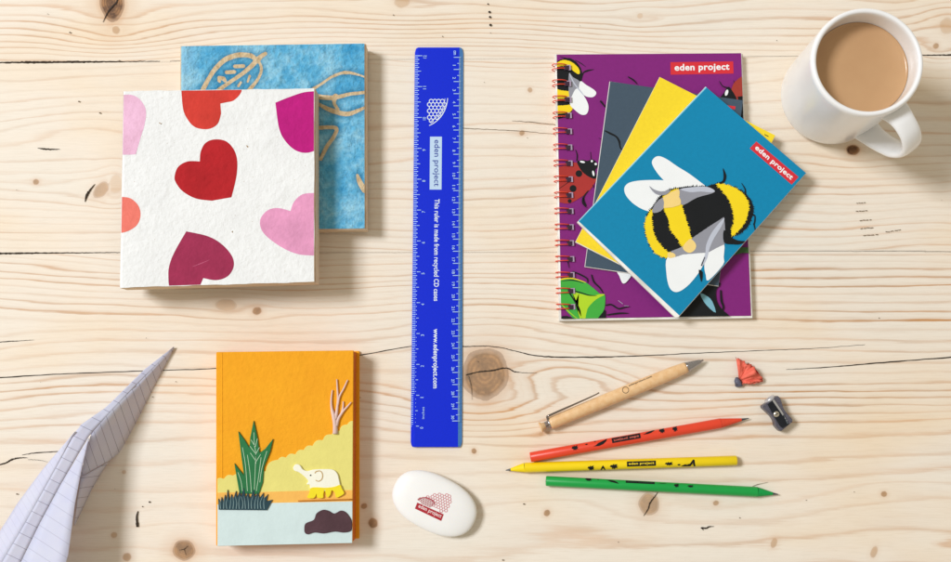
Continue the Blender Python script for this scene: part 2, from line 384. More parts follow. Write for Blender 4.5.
    for k in range(46):
        a.disc((random.uniform(-100, 1050), random.uniform(-60, 620)), random.uniform(.25, .6), gr, up=False)
    for (x, y) in [(119.5, 60.8), (70, 32.5), (79, 101.5), (100, 113), (32, 487), (17, 494), (524, 504), (503, 560)]: a.disc((x, y), 1.0, gr, .7, up=False)
    o = mb.obj('grain_crack', table); return o
table_marks()

# ================================================================== shared materials
black = M('ink_black', (20, 23, 26), .5, .22, var=.1)
white_ink = M('ink_white', (238, 242, 246), .5, .35, var=.02)
label_red = M('label_red', (212, 42, 54), .45, .4, var=.03)
bee_yellow = M('ink_bee_yellow', (255, 214, 20), .45, .4, var=.03)
bee_pale = M('ink_pale_yellow', (242, 212, 132), .45, .4, var=.03)
wing_grey = M('ink_wing_grey', (146, 148, 158), .45, .4, var=.03)
wing_pale = M('ink_wing_pale', (188, 194, 208), .45, .4, var=.03)
_t = NT('page_edges'); _p = _t.pos((20, 20, 1500)); _n = _t.noise(_p, 3, 3, .6)
_t.link(_t.ramp(_n, [(.35, col(214, 210, 202)), (.6, col(244, 242, 236))]), _t.b.inputs['Base Color']); _t.b.inputs['Roughness'].default_value = .85
_t.bump(_n, .0003); pages = _t.m; MATS['page_edges'] = pages

# ================================================================== BLUE BATIK BOOK
def line_dist(PX, PY, strokes):
    D = np.full(PX.shape, 1e9)
    for pts, w in strokes:
        for i in range(len(pts)-1):
            ax, ay = pts[i]; bx, by = pts[i+1]; dx, dy = bx-ax, by-ay; L = dx*dx+dy*dy+1e-9
            t = np.clip(((PX-ax)*dx+(PY-ay)*dy)/L, 0, 1)
            t2 = (i+t)/(len(pts)-1)
            ww = np.interp(t2, np.linspace(0, 1, len(w)), w)/2
            D = np.minimum(D, np.hypot(PX-ax-dx*t, PY-ay-dy*t)-ww*.95)
    return D
def edge_kraft():
    if 'kraft_edges' in MATS: return MATS['kraft_edges']
    t = NT('kraft_edges'); p = t.pos((30, 30, 900)); n = t.noise(p, 3, 3, .5)
    t.link(t.ramp(n, [(.3, col(204, 178, 146)), (.7, col(236, 218, 190))]), t.b.inputs['Base Color']); t.b.inputs['Roughness'].default_value = .9
    t.bump(n, .0003); MATS['kraft_edges'] = t.m; return t.m
def blue_book():
    z1 = 18*MM
    root = thing('batik_book', 'blue handmade paper book with tan leaf pattern, half covered by the heart book', 'book', (272, 140))
    TL, TR, BR, BL = (180.7, 46.2), (364.4, 43.6), (364.6, 228.4), (180.2, 231)
    L = zt(170, 30, 7.925); Mz = zt(290, 30, 2.677)
    S = []
    def s(pts, w, k): S.append((smooth(pts, 5, False) if len(pts) > 2 else pts, [x/k for x in w]))
    s(L((240, 520), (262, 470), (300, 400), (350, 320), (430, 240), (520, 203), (600, 198), (650, 210), (690, 240)), [34, 34, 32, 36, 40, 38, 36, 30], 7.925)
    s(L((755, 188), (720, 212), (690, 240)), [28, 34, 44], 7.925)
    s(L((690, 240), (620, 310), (540, 370), (450, 430), (400, 465), (340, 510)), [40, 30, 28, 28, 28], 7.925)
    s(L((700, 245), (722, 290), (720, 340), (690, 400), (640, 460), (590, 520)), [20, 20, 20, 26, 30], 7.925)
    for a, b, w in [((515, 289), (580, 286), 28), ((450, 336), (510, 332), 28), ((390, 380), (425, 386), 30), ((425, 386), (435, 402), 26), ((385, 400), (395, 410), 18), ((632, 365), (616, 410), 15), ((562, 415), (542, 445), 17)]:
        s(L(a, b), [w, w], 7.925)
    s(Mz((62, 158), (85, 144), (115, 124), (150, 114), (190, 122), (215, 135)), [7, 6, 6, 8, 4, 3], 2.677)
    s(Mz((60, 176), (85, 180), (120, 181), (160, 172), (215, 166)), [12, 13, 9, 7], 2.677)
    s(Mz((60, 190), (85, 203), (110, 215), (150, 225), (180, 217), (215, 200)), [6, 9, 12, 12, 9, 4], 2.677)
    s(Mz((122, 178), (118, 196), (128, 212)), [14, 8, 7], 2.677)
    s(Mz((75, 262), (122, 262), (118, 285), (100, 310), (82, 345)), [10, 9, 10, 9], 2.677)
    s(Mz((180, 388), (188, 410), (200, 428)), [6, 14, 16], 2.677)
    # cover: fine sheet that carries the dye as an attribute of the paper
    n, m = 190, 190
    gx, gy = np.meshgrid(np.linspace(0, 1, n), np.linspace(0, 1, m))
    PX = (TL[0]*(1-gx)+TR[0]*gx)*(1-gy)+(BL[0]*(1-gx)+BR[0]*gx)*gy; PY = (TL[1]*(1-gx)+TR[1]*gx)*(1-gy)+(BL[1]*(1-gx)+BR[1]*gx)*gy
    D = line_dist(PX, PY, S)
    drop = .0014*np.clip(1-gx*60, 0, 1)**2
    vs = []
    for j in range(m):
        for i in range(n):
            q = U(PX[j, i], PY[j, i], z1); q.z -= drop[j, i]; vs.append(tuple(q))
    mb = MB(); t = NT('batik_blue_paper'); MATS['batik'] = t.m
    d = t.node('ShaderNodeAttribute', attribute_name='wax_distance').outputs['Fac']; p = t.pos()
    n1 = t.noise(p, 40, 6, .7); n2 = t.noise(p, 230, 5, .65)
    lite = t.node('ShaderNodeAttribute', attribute_name='fold_light').outputs['Fac']  # paler band along the spine paints the light on its rounded fold
    base = t.ramp(n1, [(.32, col(64, 162, 214)), (.47, col(106, 190, 230)), (.64, col(158, 216, 240))])
    base = t.mix(t.math('MULTIPLY', t.ramp(n2, [(.40, (1,)*3), (.56, (0,)*3)]), .35), base, col(48, 140, 194))
    base = t.mix(t.math('MULTIPLY', lite, .55), base, col(172, 216, 236))
    dd = t.math('ADD', d, t.math('MULTIPLY', t.math('SUBTRACT', n1, .5), 5.))
    halo = t.ramp(t.math('DIVIDE', dd, 8.0), [(.05, (1,)*3), (.22, (.65,)*3), (.75, (0,)*3)])
    base = t.mix(t.math('MULTIPLY', halo, .6), base, col(22, 106, 152))
    dn = t.math('ADD', d, t.math('MULTIPLY', t.math('SUBTRACT', n2, .5), 1.2))
    tan = t.ramp(n2, [(.3, col(198, 168, 124)), (.65, col(228, 208, 172))])
    c = t.mix(t.ramp(dn, [(.0, (1,)*3), (.45, (0,)*3)]), base, tan)
    t.link(c, t.b.inputs['Base Color']); t.b.inputs['Roughness'].default_value = .8; t.b.inputs['Specular IOR Level'].default_value = .25
    w = t.node('ShaderNodeTexNoise'); w.noise_type = 'RIDGED_MULTIFRACTAL'; t.link(p, w.inputs['Vector']); w.inputs['Scale'].default_value = 75; w.inputs['Detail'].default_value = 5; w.inputs['Distortion'].default_value = .8
    t.bump(t.math('ADD', t.math('MULTIPLY', w.outputs[0], .6), n2), .0032)
    mb.add(vs, [[j*n+i, (j+1)*n+i, (j+1)*n+i+1, j*n+i+1] for j in range(m-1) for i in range(n-1)], t.m, True)
    o = mb.obj('front_cover', root, weld=False)
    a = o.data.attributes.new('wax_distance', 'FLOAT', 'POINT'); a.data.foreach_set('value', D.ravel().astype(np.float32))
    a = o.data.attributes.new('fold_light', 'FLOAT', 'POINT'); a.data.foreach_set('value', np.clip(1-gx*9, 0, 1).ravel().astype(np.float32))
    out = [TL, TR, BR, BL]
    b = MB(); b.prism([TL, (TR[0]+1.6, TR[1]), (BR[0]+1.7, BR[1]+1.2), (BL[0], BL[1]+1.2)], z1-1.9*MM, z1-1.45*MM, edge_kraft(), edge_kraft()); b.obj('cover_board', root, bevel=.0002)
    b = MB(); b.prism([(180.4, 46.6), (365.6, 44.2), (366.0, 229.2), (180.4, 231.8)], 2*MM, z1-1.8*MM, edge_kraft()); b.obj('page_block', root)
    b = MB(); b.prism(out, .2*MM, 2*MM, edge_kraft(), edge_kraft()); b.obj('back_cover', root, bevel=.0002)
    b = MB(); b.prism([TL, (183.2, 46.2), (182.7, 231), BL], .2*MM, z1-1.4*MM, t.m); b.obj('spine', root)
    # small cover edge so that the sheet has thickness
    b = MB(); b.prism([(184.5, 46.5), TR, BR, (184.1, 230.8)], z1-1.45*MM, z1-.03*MM, edge_kraft(), edge_kraft()); b.obj('cover_edge', root)
blue_book()

# ================================================================== HEART BOOK
def heart_book():
    z0, z1 = 18.3*MM, 38*MM
    root = thing('heart_book', 'white handmade paper book printed with red and pink hearts, lying on the blue book', 'book', (217, 190), z0)
    TL, TR, BR, BL = (123.4, 91.1), (314.2, 88.6), (314.2, 281.8), (119.9, 287.6)
    quad = [TL, TR, BR, BL]
    paper = Mpaper('white_handmade_paper', (235, 237, 237), .045, .0016)
    # cover sheet with a softly rounded fold on the spine side
    n, m = 90, 60; vs = []
    rr = random.Random(3)
    for j in range(m):
        for i in range(n):
            gx = (i/(n-1))**1.6; gy = j/(m-1)
            x = (TL[0]*(1-gx)+TR[0]*gx)*(1-gy)+(BL[0]*(1-gx)+BR[0]*gx)*gy; y = (TL[1]*(1-gx)+TR[1]*gx)*(1-gy)+(BL[1]*(1-gx)+BR[1]*gx)*gy
            x += .25*math.sin(gy*19)*(i == 0 or i == n-1); y += (.22*math.sin(gx*23+1)+.15*math.sin(gx*61))*(j == 0 or j == m-1)
            q = U(x, y, z1); q.z -= .0008*max(0, 1-gx*80)**2; vs.append(tuple(q))
    mb = MB(); mb.add(vs, [[j*n+i, (j+1)*n+i, (j+1)*n+i+1, j*n+i+1] for j in range(m-1) for i in range(n-1)], paper, True)
    a = Art(mb, z1+.00002, quad); fl = M('bark_fleck', (170, 140, 100), .9)
    for (x, y) in [(247.5, 146.5), (233, 231.5), (160.5, 123.5), (124.6, 95)]:
        for k in range(3): a.disc((x+random.uniform(-.8, .8), y+random.uniform(-.8, .8)), random.uniform(.4, .9), fl, random.uniform(.3, .6), random.uniform(0, 3), 7, up=False)
    for k in range(40): a.disc((random.uniform(130, 308), random.uniform(96, 278)), random.uniform(.2, .45), fl, .25, random.uniform(0, 3), 6, up=False)
    mb.obj('front_cover', root, weld=False)
    K1 = zt(110, 80, 4.3227); K2 = zt(110, 180, 4.3227)
    inner = [(TL[0]+.4, TL[1]+.3), (TR[0]-.3, TR[1]+.3), (BR[0]-.3, BR[1]-.5), (BL[0]+.5, BL[1]-.5)]
    hs = [('pale pink half heart at the top left corner', (238, 186, 214), K1((40, 75), (60, 65), (95, 65), (130, 85), (155, 130), (150, 190), (132, 250), (112, 320)), K1((112, 321), (80, 323), (40, 322))),
          ('orange red heart cut off by the top edge', (206, 62, 52), K1((570, 20), (566, 55), (535, 88), (500, 97), (477, 102)), K1((480, 145), (465, 190), (425, 212), (370, 205), (335, 170), (315, 120), (307, 20))),
          ('deep red whole heart in the centre', (178, 34, 40), K1((388, 352), (392, 310), (412, 273), (450, 257), (500, 264), (535, 300), (550, 350), (546, 420), (525, 507)), K1((440, 522), (370, 512), (313, 480), (283, 440), (280, 412), (295, 375), (335, 352), (388, 352))),
          ('magenta heart at the top right edge', (188, 28, 126), K1((715, 98), (780, 72), (840, 53), (900, 48)), K1((900, 300), (850, 315), (800, 303), (755, 260), (730, 205), (715, 99))),
          ('coral half heart on the left edge', (244, 124, 110), K2((20, 72), (52, 73), (90, 80), (122, 110), (132, 150), (120, 190), (90, 215), (52, 228), (20, 225)), []),
          ('maroon heart at the bottom edge', (156, 48, 82), K2((330, 222), (420, 242), (480, 275), (525, 325), (535, 372), (510, 415), (460, 433), (403, 424)), K2((392, 450), (380, 480), (270, 480), (252, 410), (262, 350), (290, 290), (329, 223))),
          ('mid pink heart on the right edge', (228, 156, 194), K2((780, 135), (795, 95), (830, 63), (880, 56), (900, 60)), K2((900, 327), (870, 326), (815, 321), (755, 298), (690, 255), (655, 215), (650, 170), (680, 132), (725, 121), (779, 134)))]
    for i, (lb, c, s1, s2) in enumerate(hs):
        b = MB(); m_ = Mpaper('heart_paper_%s' % lb.split()[0], c, .15, .0013)
        pts = smooth(s1, 6, False)+(smooth(s2, 6, False) if s2 else [])
        ar = Art(b, z1+.00005, inner); ar.poly(pts, m_)
        if 'maroon' in lb: ar.stroke(K2((355, 375), (390, 362), (430, 345)), [.3, .8, .3], Mpaper('heart_crease', (188, 92, 124)))
        h = b.obj('heart', root, weld=False); h['label'] = lb
    k = edge_kraft()
    b = MB(); b.prism([(125.5, 91.3), TR, BR, (122.4, 287.3)], z1-1.9*MM, z1-.04*MM, k, k); b.obj('cover_board', root)
    b = MB(); b.prism([(123, 91.8), (315.4, 89.2), (315.6, 282.4), (120, 288)], z0+1.9*MM, z1-1.9*MM, k); b.obj('page_block', root)
    b = MB(); b.prism(quad, z0, z0+1.9*MM, k, k); b.obj('back_cover', root, bevel=.0002)
    b = MB(); b.prism([(123.4, 91.4), (127, 91.4), (123.8, 287.2), (119.9, 287.4)], z0, z1-1.75*MM, paper)
    b.obj('spine', root)
heart_book()

# ================================================================== ORANGE BOOK
def orange_book():
    z1 = 20*MM
    root = thing('elephant_book', 'orange hardback notebook with raised paper elephant scene on its cover', 'book', (286, 448))
    quad = [(216.4, 352), (353.4, 350.3), (352.4, 542.8), (216.6, 546)]
    org = Mpaper('orange_paper', (253, 166, 34), .06, .0012); side = Mpaper('orange_paper_edges', (206, 104, 34), .1, .0004)
    b = MB(); b.prism(quad, z1-2.2*MM, z1, org); 
    b.obj('front_cover', root, bevel=.0004)
    b = MB(); b.prism([(218, 353), (353.6, 351.5), (352.6, 541.5), (218, 545)], 2*MM, z1-2.2*MM, side); b.obj('page_block', root)
    b = MB(); b.prism([(216.4, 353), (359.4, 351), (359.2, 538.5), (216.6, 545.5)], .1*MM, 2.2*MM, org); b.obj('back_cover', root, bevel=.0004)
    b = MB(); b.prism([(216.2, 353), (218.4, 353), (218.4, 545), (216.2, 545)], 2.2*MM, z1-2.2*MM, org); b.obj('spine', root)
    # raised joint along the spine
    b = MB(); P = [U(222.0, 352.6, z1), U(222.2, 545.4, z1)]
    tube(b, [P[0].lerp(P[1], k/20)-Vector((0, 0, .0004)) for k in range(21)], .0007, org, 8); b.obj('cover_joint', root)
    N = zt(190, 330, 2.42); O = zt(285, 360, 5.62); Q = zt(280, 450, 5.51); Pz = zt(210, 410, 4.014)
    def relief(name, layers, h, z=z1, bev=.0003, lab=None):
        b = MB()
        for pts, m, dh in layers:
            b.prism(clip(pts, [(217.5, 352), (353.2, 350.5), (352.2, 543), (217.3, 546)]), z-.0001, z+h+dh, m, bottom=False)
        o = b.obj(name, root, bevel=bev)
        if lab: o['label'] = lab
        return o
    hill = Mpaper('pale_green_paper', (226, 217, 126), .04, .0006)
    bumps = [(-400, 520)]
    anchors = O((0, 545), (50, 530), (80, 505), (110, 500), (150, 480), (165, 470), (215, 440), (222, 425), (265, 415), (305, 395), (345, 365), (388, 340))
    left = N((60, 366), (82, 360), (104, 352), (140, 356), (165, 352), (183, 342), (200, 332))
    top = []
    allp = left[:-1]+O((-40, 560), (5, 548), (58, 530), (105, 505), (155, 482), (212, 450), (262, 418), (306, 398), (350, 362), (395, 345))
    for i in range(len(allp)-1):
        p, q = Vector(allp[i]), Vector(allp[i+1]); d = q-p; nrm = Vector((d.y, -d.x)).normalized()
        for k in range(7):
            t = k/7; v = p+d*t+nrm*math.sin(math.pi*t)*d.length*.22; top.append((v.x, v.y))
    top.append(tuple(allp[-1]))
    relief('hill', [(top+[(354, 494), (216, 496)], hill, 0)], .45*MM)
    path = Mpaper('peach_paper', (250, 184, 92), .05, .0006)
    relief('sandy_bank', [([(216, 492.6), (260, 492), (300, 490.8), (354, 490), (354, 504), (216, 506)], path, 0)], .30*MM, z=z1+.0004)
    wat = Mpaper('pale_blue_paper', (206, 224, 224), .04, .0005)
    relief('water', [([(216, 504.4), (280, 502.6), (354, 501.2), (354, 544), (216, 547)], wat, 0)], .6*MM, z=z1+.0002)
    rock = Mpaper('dark_rock_paper', (84, 60, 66), .2, .0009)
    zr = z1+.0008
    relief('rock', [(smooth(Q((133, 440), (140, 405), (185, 385), (200, 350), (235, 330), (268, 335), (298, 350), (335, 334), (365, 345), (390, 380), (398, 410), (390, 445), (350, 455), (300, 450), (240, 460), (190, 455), (155, 465), (138, 458)), 4), rock, 0)], 1.0*MM, z=zr, bev=.0005)
    # elephant
    ew = Mpaper('elephant_white', (242, 240, 222), .03, .0004); ey = Mpaper('elephant_yellow', (242, 220, 44), .06, .0004)
    body = smooth(Q((72, 98), (85, 79), (108, 83), (125, 106), (150, 116), (182, 108), (240, 105), (290, 108), (315, 130), (325, 165), (333, 200), (340, 214), (300, 222), (250, 226), (200, 224), (168, 214), (163, 192), (146, 188), (155, 170), (130, 142), (102, 122), (80, 114)), 4)
    e = relief('elephant', [(body, ew, 0)], 1.9*MM, z=z1+.0004, bev=.0009, lab='small raised white elephant with yellow legs')
    legs = smooth(Q((168, 210), (200, 205), (250, 208), (300, 202), (330, 192), (340, 212), (353, 236), (340, 250), (310, 262), (302, 236), (285, 222), (278, 245), (262, 262), (252, 240), (246, 218), (238, 244), (236, 264), (205, 262), (202, 240), (194, 256), (182, 266), (150, 262), (162, 235)), 3)
    b = MB(); b.prism(legs, z1+.0004, z1+.0026, ey); el = b.obj('elephant_legs', e, bevel=.0006)
    b = MB(); ar = Art(b, z1+.0026)
    tan = M('ear_outline', (196, 160, 96), .8)
    ar.stroke(Q((192, 128), (200, 118), (222, 116), (234, 135), (230, 160), (212, 172), (196, 166)), .8, tan); ar.disc(Q((168, 139))[0], .7, black)
    b2 = b.obj('elephant_ear', e)
    b = MB(); pts = [U(*Q((100+k*30, 281-k*.9))[0], z1+.0012) for k in range(11)]; tube(b, pts, .0005, Mpaper('twig_brown', (190, 120, 44)), 6); b.obj('ground_line', root)
    # dead tree
    tw = Mpaper('dead_wood', (222, 192, 182), .12, .0004); b = MB()
    def limb(pts, ws, z=z1+.0012):
        p = smooth(O(*pts), 4, False); n = len(p)
        tube(b, [U(x, y, z) for x, y in p], [np.interp(i/(n-1), np.linspace(0, 1, len(ws)), ws)*MM*.78 for i in range(n)], tw, 8)
    limb([(282, 415), (282, 370), (275, 320), (262, 270), (260, 220), (266, 168)], [2.6, 2.2, 2.1, 1.2, .9, .6])
    limb([(284, 330), (292, 280), (297, 220), (294, 160), (291, 108)], [1.8, 1.3, 1, .8, .6])
    limb([(297, 250), (306, 205), (330, 160), (352, 112)], [1.1, .9, .8, .6])
    limb([(288, 370), (300, 330), (325, 290), (350, 262), (372, 236)], [1.9, 1.4, 1.1, .8, .5])
    limb([(318, 300), (326, 265), (327, 232)], [1.1, .8, .6])
    b.obj('dead_tree', root)
    # leafy plant and grass
    pg = Mpaper('leaf_green_paper', (46, 116, 70), .1, .0006); pd = M('grass_ink', (30, 62, 72), .8, var=.2, vscale=400); vein = M('leaf_vein', (196, 220, 190), .8)
    sil = Pz((118, 335), (110, 290), (97, 213), (118, 240), (136, 262), (126, 190), (113, 85), (140, 122), (158, 152), (161, 110), (175, 42), (190, 110), (199, 172), (222, 155), (253, 115), (242, 165), (216, 230), (212, 290), (196, 338))
    g = relief('green_plant', [(sil, pg, 0)], 1.1*MM, z=z1+.0004, bev=.0003)
    b = MB(); ar = Art(b, z1+.00152)
    for v in [((112, 250), (124, 285), (130, 325)), ((130, 150), (142, 220), (150, 325)), ((150, 180), (160, 250), (166, 330)), ((176, 90), (178, 140), (183, 180), (178, 320)), ((205, 190), (196, 260), (186, 325)), ((228, 165), (208, 235), (200, 290)),
              ((165, 120), (182, 148)), ((190, 115), (182, 148)), ((160, 145), (183, 175)), ((198, 150), (183, 178)), ((162, 172), (184, 205)), ((203, 178), (184, 208)), ((183, 180), (184, 215))]:
        ar.stroke(Pz(*v), .45, vein, up=False)
    b.obj('leaf_vein', g)
    sp = []; xs = 32
    up_ = [(35, 400), (33, 356), (42, 374), (46, 350), (54, 372), (60, 340), (66, 366), (70, 320), (78, 362), (86, 338), (92, 360), (104, 325), (108, 352), (120, 322), (124, 350), (136, 312), (142, 352), (152, 330), (160, 356), (176, 318), (180, 350), (192, 330), (198, 354), (214, 332), (214, 358), (232, 338), (226, 366), (250, 360), (240, 380), (228, 402)]
    gr = relief('grass_tuft', [(Pz(*up_), pd, 0)], 1.3*MM, z=z1+.0005, bev=0)
    b = MB(); ar = Art(b, z1+.00185); gl = M('grass_light_stroke', (132, 160, 160), .8)
    for k in range(15): 
        x = 42+k*12.5; ar.stroke(Pz((x, 396), (x+random.uniform(-3, 3), 372), (x+random.uniform(-6, 8), 346)), [.7, .5, .2], gl, up=False)
    b.obj('grass_blade', gr)
orange_book()

# ================================================================== RULER
def hexdome(ar, cx, cy, r, inside, m, w, rot=0, clipq=None):
    dx, dy = r*1.732, r*1.5; seen = set(); k0 = ar.k
    for j in range(-12, 13):
        for i in range(-12, 13):
            x = i*dx+(j % 2)*dx/2; y = j*dy
            X, Y = cx+x*math.cos(rot)-y*math.sin(rot), cy+x*math.sin(rot)+y*math.cos(rot)
            if inside(X, Y):
                pts = [(X+r*math.cos(math.pi/6+rot+k*math.pi/3), Y+r*math.sin(math.pi/6+rot+k*math.pi/3)) for k in range(6)]
                for k in range(6):
                    a_, b_ = pts[k], pts[(k+1) % 6]; key = (round((a_[0]+b_[0])*6), round((a_[1]+b_[1])*6))
                    if key in seen: continue
                    seen.add(key); ar.k = k0+k % 3; ar.stroke([a_, b_], w, m, sm=False, up=False)
    ar.k = k0+3
def ruler():
    z1 = 2.8*MM
    root = thing('ruler', 'blue plastic ruler with white lettering, lying upright beside the books', 'ruler', (437, 248))
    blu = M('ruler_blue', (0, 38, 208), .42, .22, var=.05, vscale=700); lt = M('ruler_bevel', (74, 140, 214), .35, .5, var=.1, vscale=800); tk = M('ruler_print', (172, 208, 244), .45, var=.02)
    TL, TR, BR, BL = (415.0, 48.6), (463.2, 48.6), (462.0, 446.8), (410.8, 446.8)
    def at(u, v): # u across 0..1, v along 0..1
        return ((TL[0]*(1-u)+TR[0]*u)*(1-v)+(BL[0]*(1-u)+BR[0]*u)*v, TL[1]*(1-v)+BL[1]*v)
    mb = MB()
    # cross-section with bevelled measuring edges
    prof = [(0, .2, 1), (0, .9, 1), (.075, 2.8, 0), (.925, 2.8, 0), (.985, 1.3, 1), (1., 1.0, 2), (1., .2, 2)]
    rows = []
    vv = [0, .004, .012, .025]+[k/24 for k in range(1, 24)]+[.975, .988, .996, 1]
    for v in vv:
        e = min(v, 1-v); ins = .055*(1-min(1, e/.012))**2*.6
        rows.append([U(*at(min(max(u, ins), 1-ins), v), 0) for u, z, k in prof])
    for r in rows:
        for k, (u, z, c) in enumerate(prof): r[k].z = z*MM
    n = len(prof)
    for k in range(n-1):
        vs = [r[i] for r in rows for i in (k, k+1)]
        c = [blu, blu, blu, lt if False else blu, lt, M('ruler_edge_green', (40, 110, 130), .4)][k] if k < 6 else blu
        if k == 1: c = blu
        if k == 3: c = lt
        mb.add(vs, [[2*j, 2*j+2, 2*j+3, 2*j+1] for j in range(len(rows)-1)], c)
    for r in (rows[0], rows[-1]): mb.add(r, [list(range(n))], blu)
    mb.obj('ruler_body', root, weld=True)
    # printed scales
    b = MB()
    def surf(x, y, off):
        v = (y-TL[1])/(BL[1]-TL[1]); xl = TL[0]*(1-v)+BL[0]*v; xr = TR[0]*(1-v)+BR[0]*v; u = (x-xl)/(xr-xl)
        z = np.interp(u, [0, .075, .925, .985, 1], [.9, 2.8, 2.8, 1.3, 1.0])*MM
        return U(x, y, z+off+.00004)
    ar = Art(b, 0, fn=surf)
    def tick(u0, u1, v, w, m=tk):
        p, q = at(u0, v), at(u1, v); k = 3
        for i in range(k):
            a = (p[0]+(q[0]-p[0])*i/k, p[1]+(q[1]-p[1])*i/k); c = (p[0]+(q[0]-p[0])*(i+1)/k, p[1]+(q[1]-p[1])*(i+1)/k)
            ar.poly([(a[0], a[1]-w/2), (c[0], c[1]-w/2), (c[0], c[1]+w/2), (a[0], a[1]+w/2)], m, up=False)
    v0, v1 = .018, .948                                   # inches, counted from the bottom edge up
    for i in range(12*16+1):
        v = v1-(v1-v0)*i/192
        L = .155 if i % 16 == 0 else (.13 if i % 8 == 0 else (.09 if i % 2 == 0 else .065))
        tick(.004, L, v, .62 if i % 2 == 0 else .5)
        if i % 16 == 0:
            p = at(.24, v+.004); ar.text(str(i//16), (p[0], p[1]+1), (0, -1), 3.0 if i//16 > 9 else (.7 if i == 16 else 1.7), 3.2, tk, .012)
    p = at(.25, .935); ar.text('inches', (p[0]+.6, p[1]-2), (0, -1), 12, 2.6, tk, .0)
    w0, w1 = .022, .935
    for i in range(301):
        v = w0+(w1-w0)*i/300
        if i % 10 == 0: tick(.805, .955, v, .7)
        elif i % 5 == 0: tick(.88, .955, v, .6)
        else: tick(.915, .955, v, .38)
        if i % 10 == 0 and i > 0:
            p = at(.815, v); s = str(i//10); ar.text(s, (p[0]-1.4, p[1]-5.3+(.8 if len(s) < 2 else -.2)), (0, 1), (.7 if s == '1' else 1.9) if len(s) < 2 else 3.8, 3.0, tk, .012)
    p = at(.81, .014); ar.text('cm', (p[0]-.5, p[1]-3.5), (0, 1), 4.2, 2.4, tk, .02)
    b.obj('measuring_scale', root, weld=False)
    b = MB(); ar = Art(b, z1+.00004); wh = M('ruler_white_print', (224, 236, 248), .45, var=.02)
    Rz = zt(405, 40, 6.24)
    cxx, cyy = 421.5, 96.0
    def inside(x, y): return x > 428.6 and y > 98.6 and math.hypot((x-419.5)/28.0, (y-96)/31.0) < 1-.04
    hexdome(ar, 431.2, 101.3, 2.15, lambda x, y: inside(x, y), wh, .8)
    arc = [(419.5+28.2*math.cos(a), 96+31.5*math.sin(a)) for a in [math.radians(d) for d in range(4, 72, 6)]]
    ar.stroke(arc, [.7, 1.0, .7], wh); arc2 = [(419.5+25.6*math.cos(a), 96+28.4*math.sin(a)) for a in [math.radians(d) for d in range(5, 70, 6)]]
    ar.stroke(arc2, .5, wh)
    b.obj('dome_logo', root, weld=False)
    b = MB(); ar = Art(b, z1+.00004); pale = M('ruler_label_blue', (186, 212, 238), .45, var=.02); ink = M('ruler_label_ink', (24, 50, 150), .45)
    ar.poly([(430.0, 136.7), (441.9, 136.7), (441.5, 189.6), (429.6, 189.6)], pale)
    ar.text('eden project', (432.6, 139.8), (-.006, 1), 46.5, 7.4, ink, .01)
    b.obj('name_label', root, weld=False)
    b = MB(); ar = Art(b, z1+.00004)
    ar.text('This ruler is made from recycled CD cases', (433.0, 199.0), (-.008, 1), 102, 6.6, wh, .018)
    b.obj('printed_slogan', root, weld=False)
    b = MB(); ar = Art(b, z1+.00004)
    ar.text('www.edenproject.com', (432.0, 328.8), (-.008, 1), 59.5, 6.6, wh, .025)
    b.obj('printed_address', root, weld=False)
ruler()

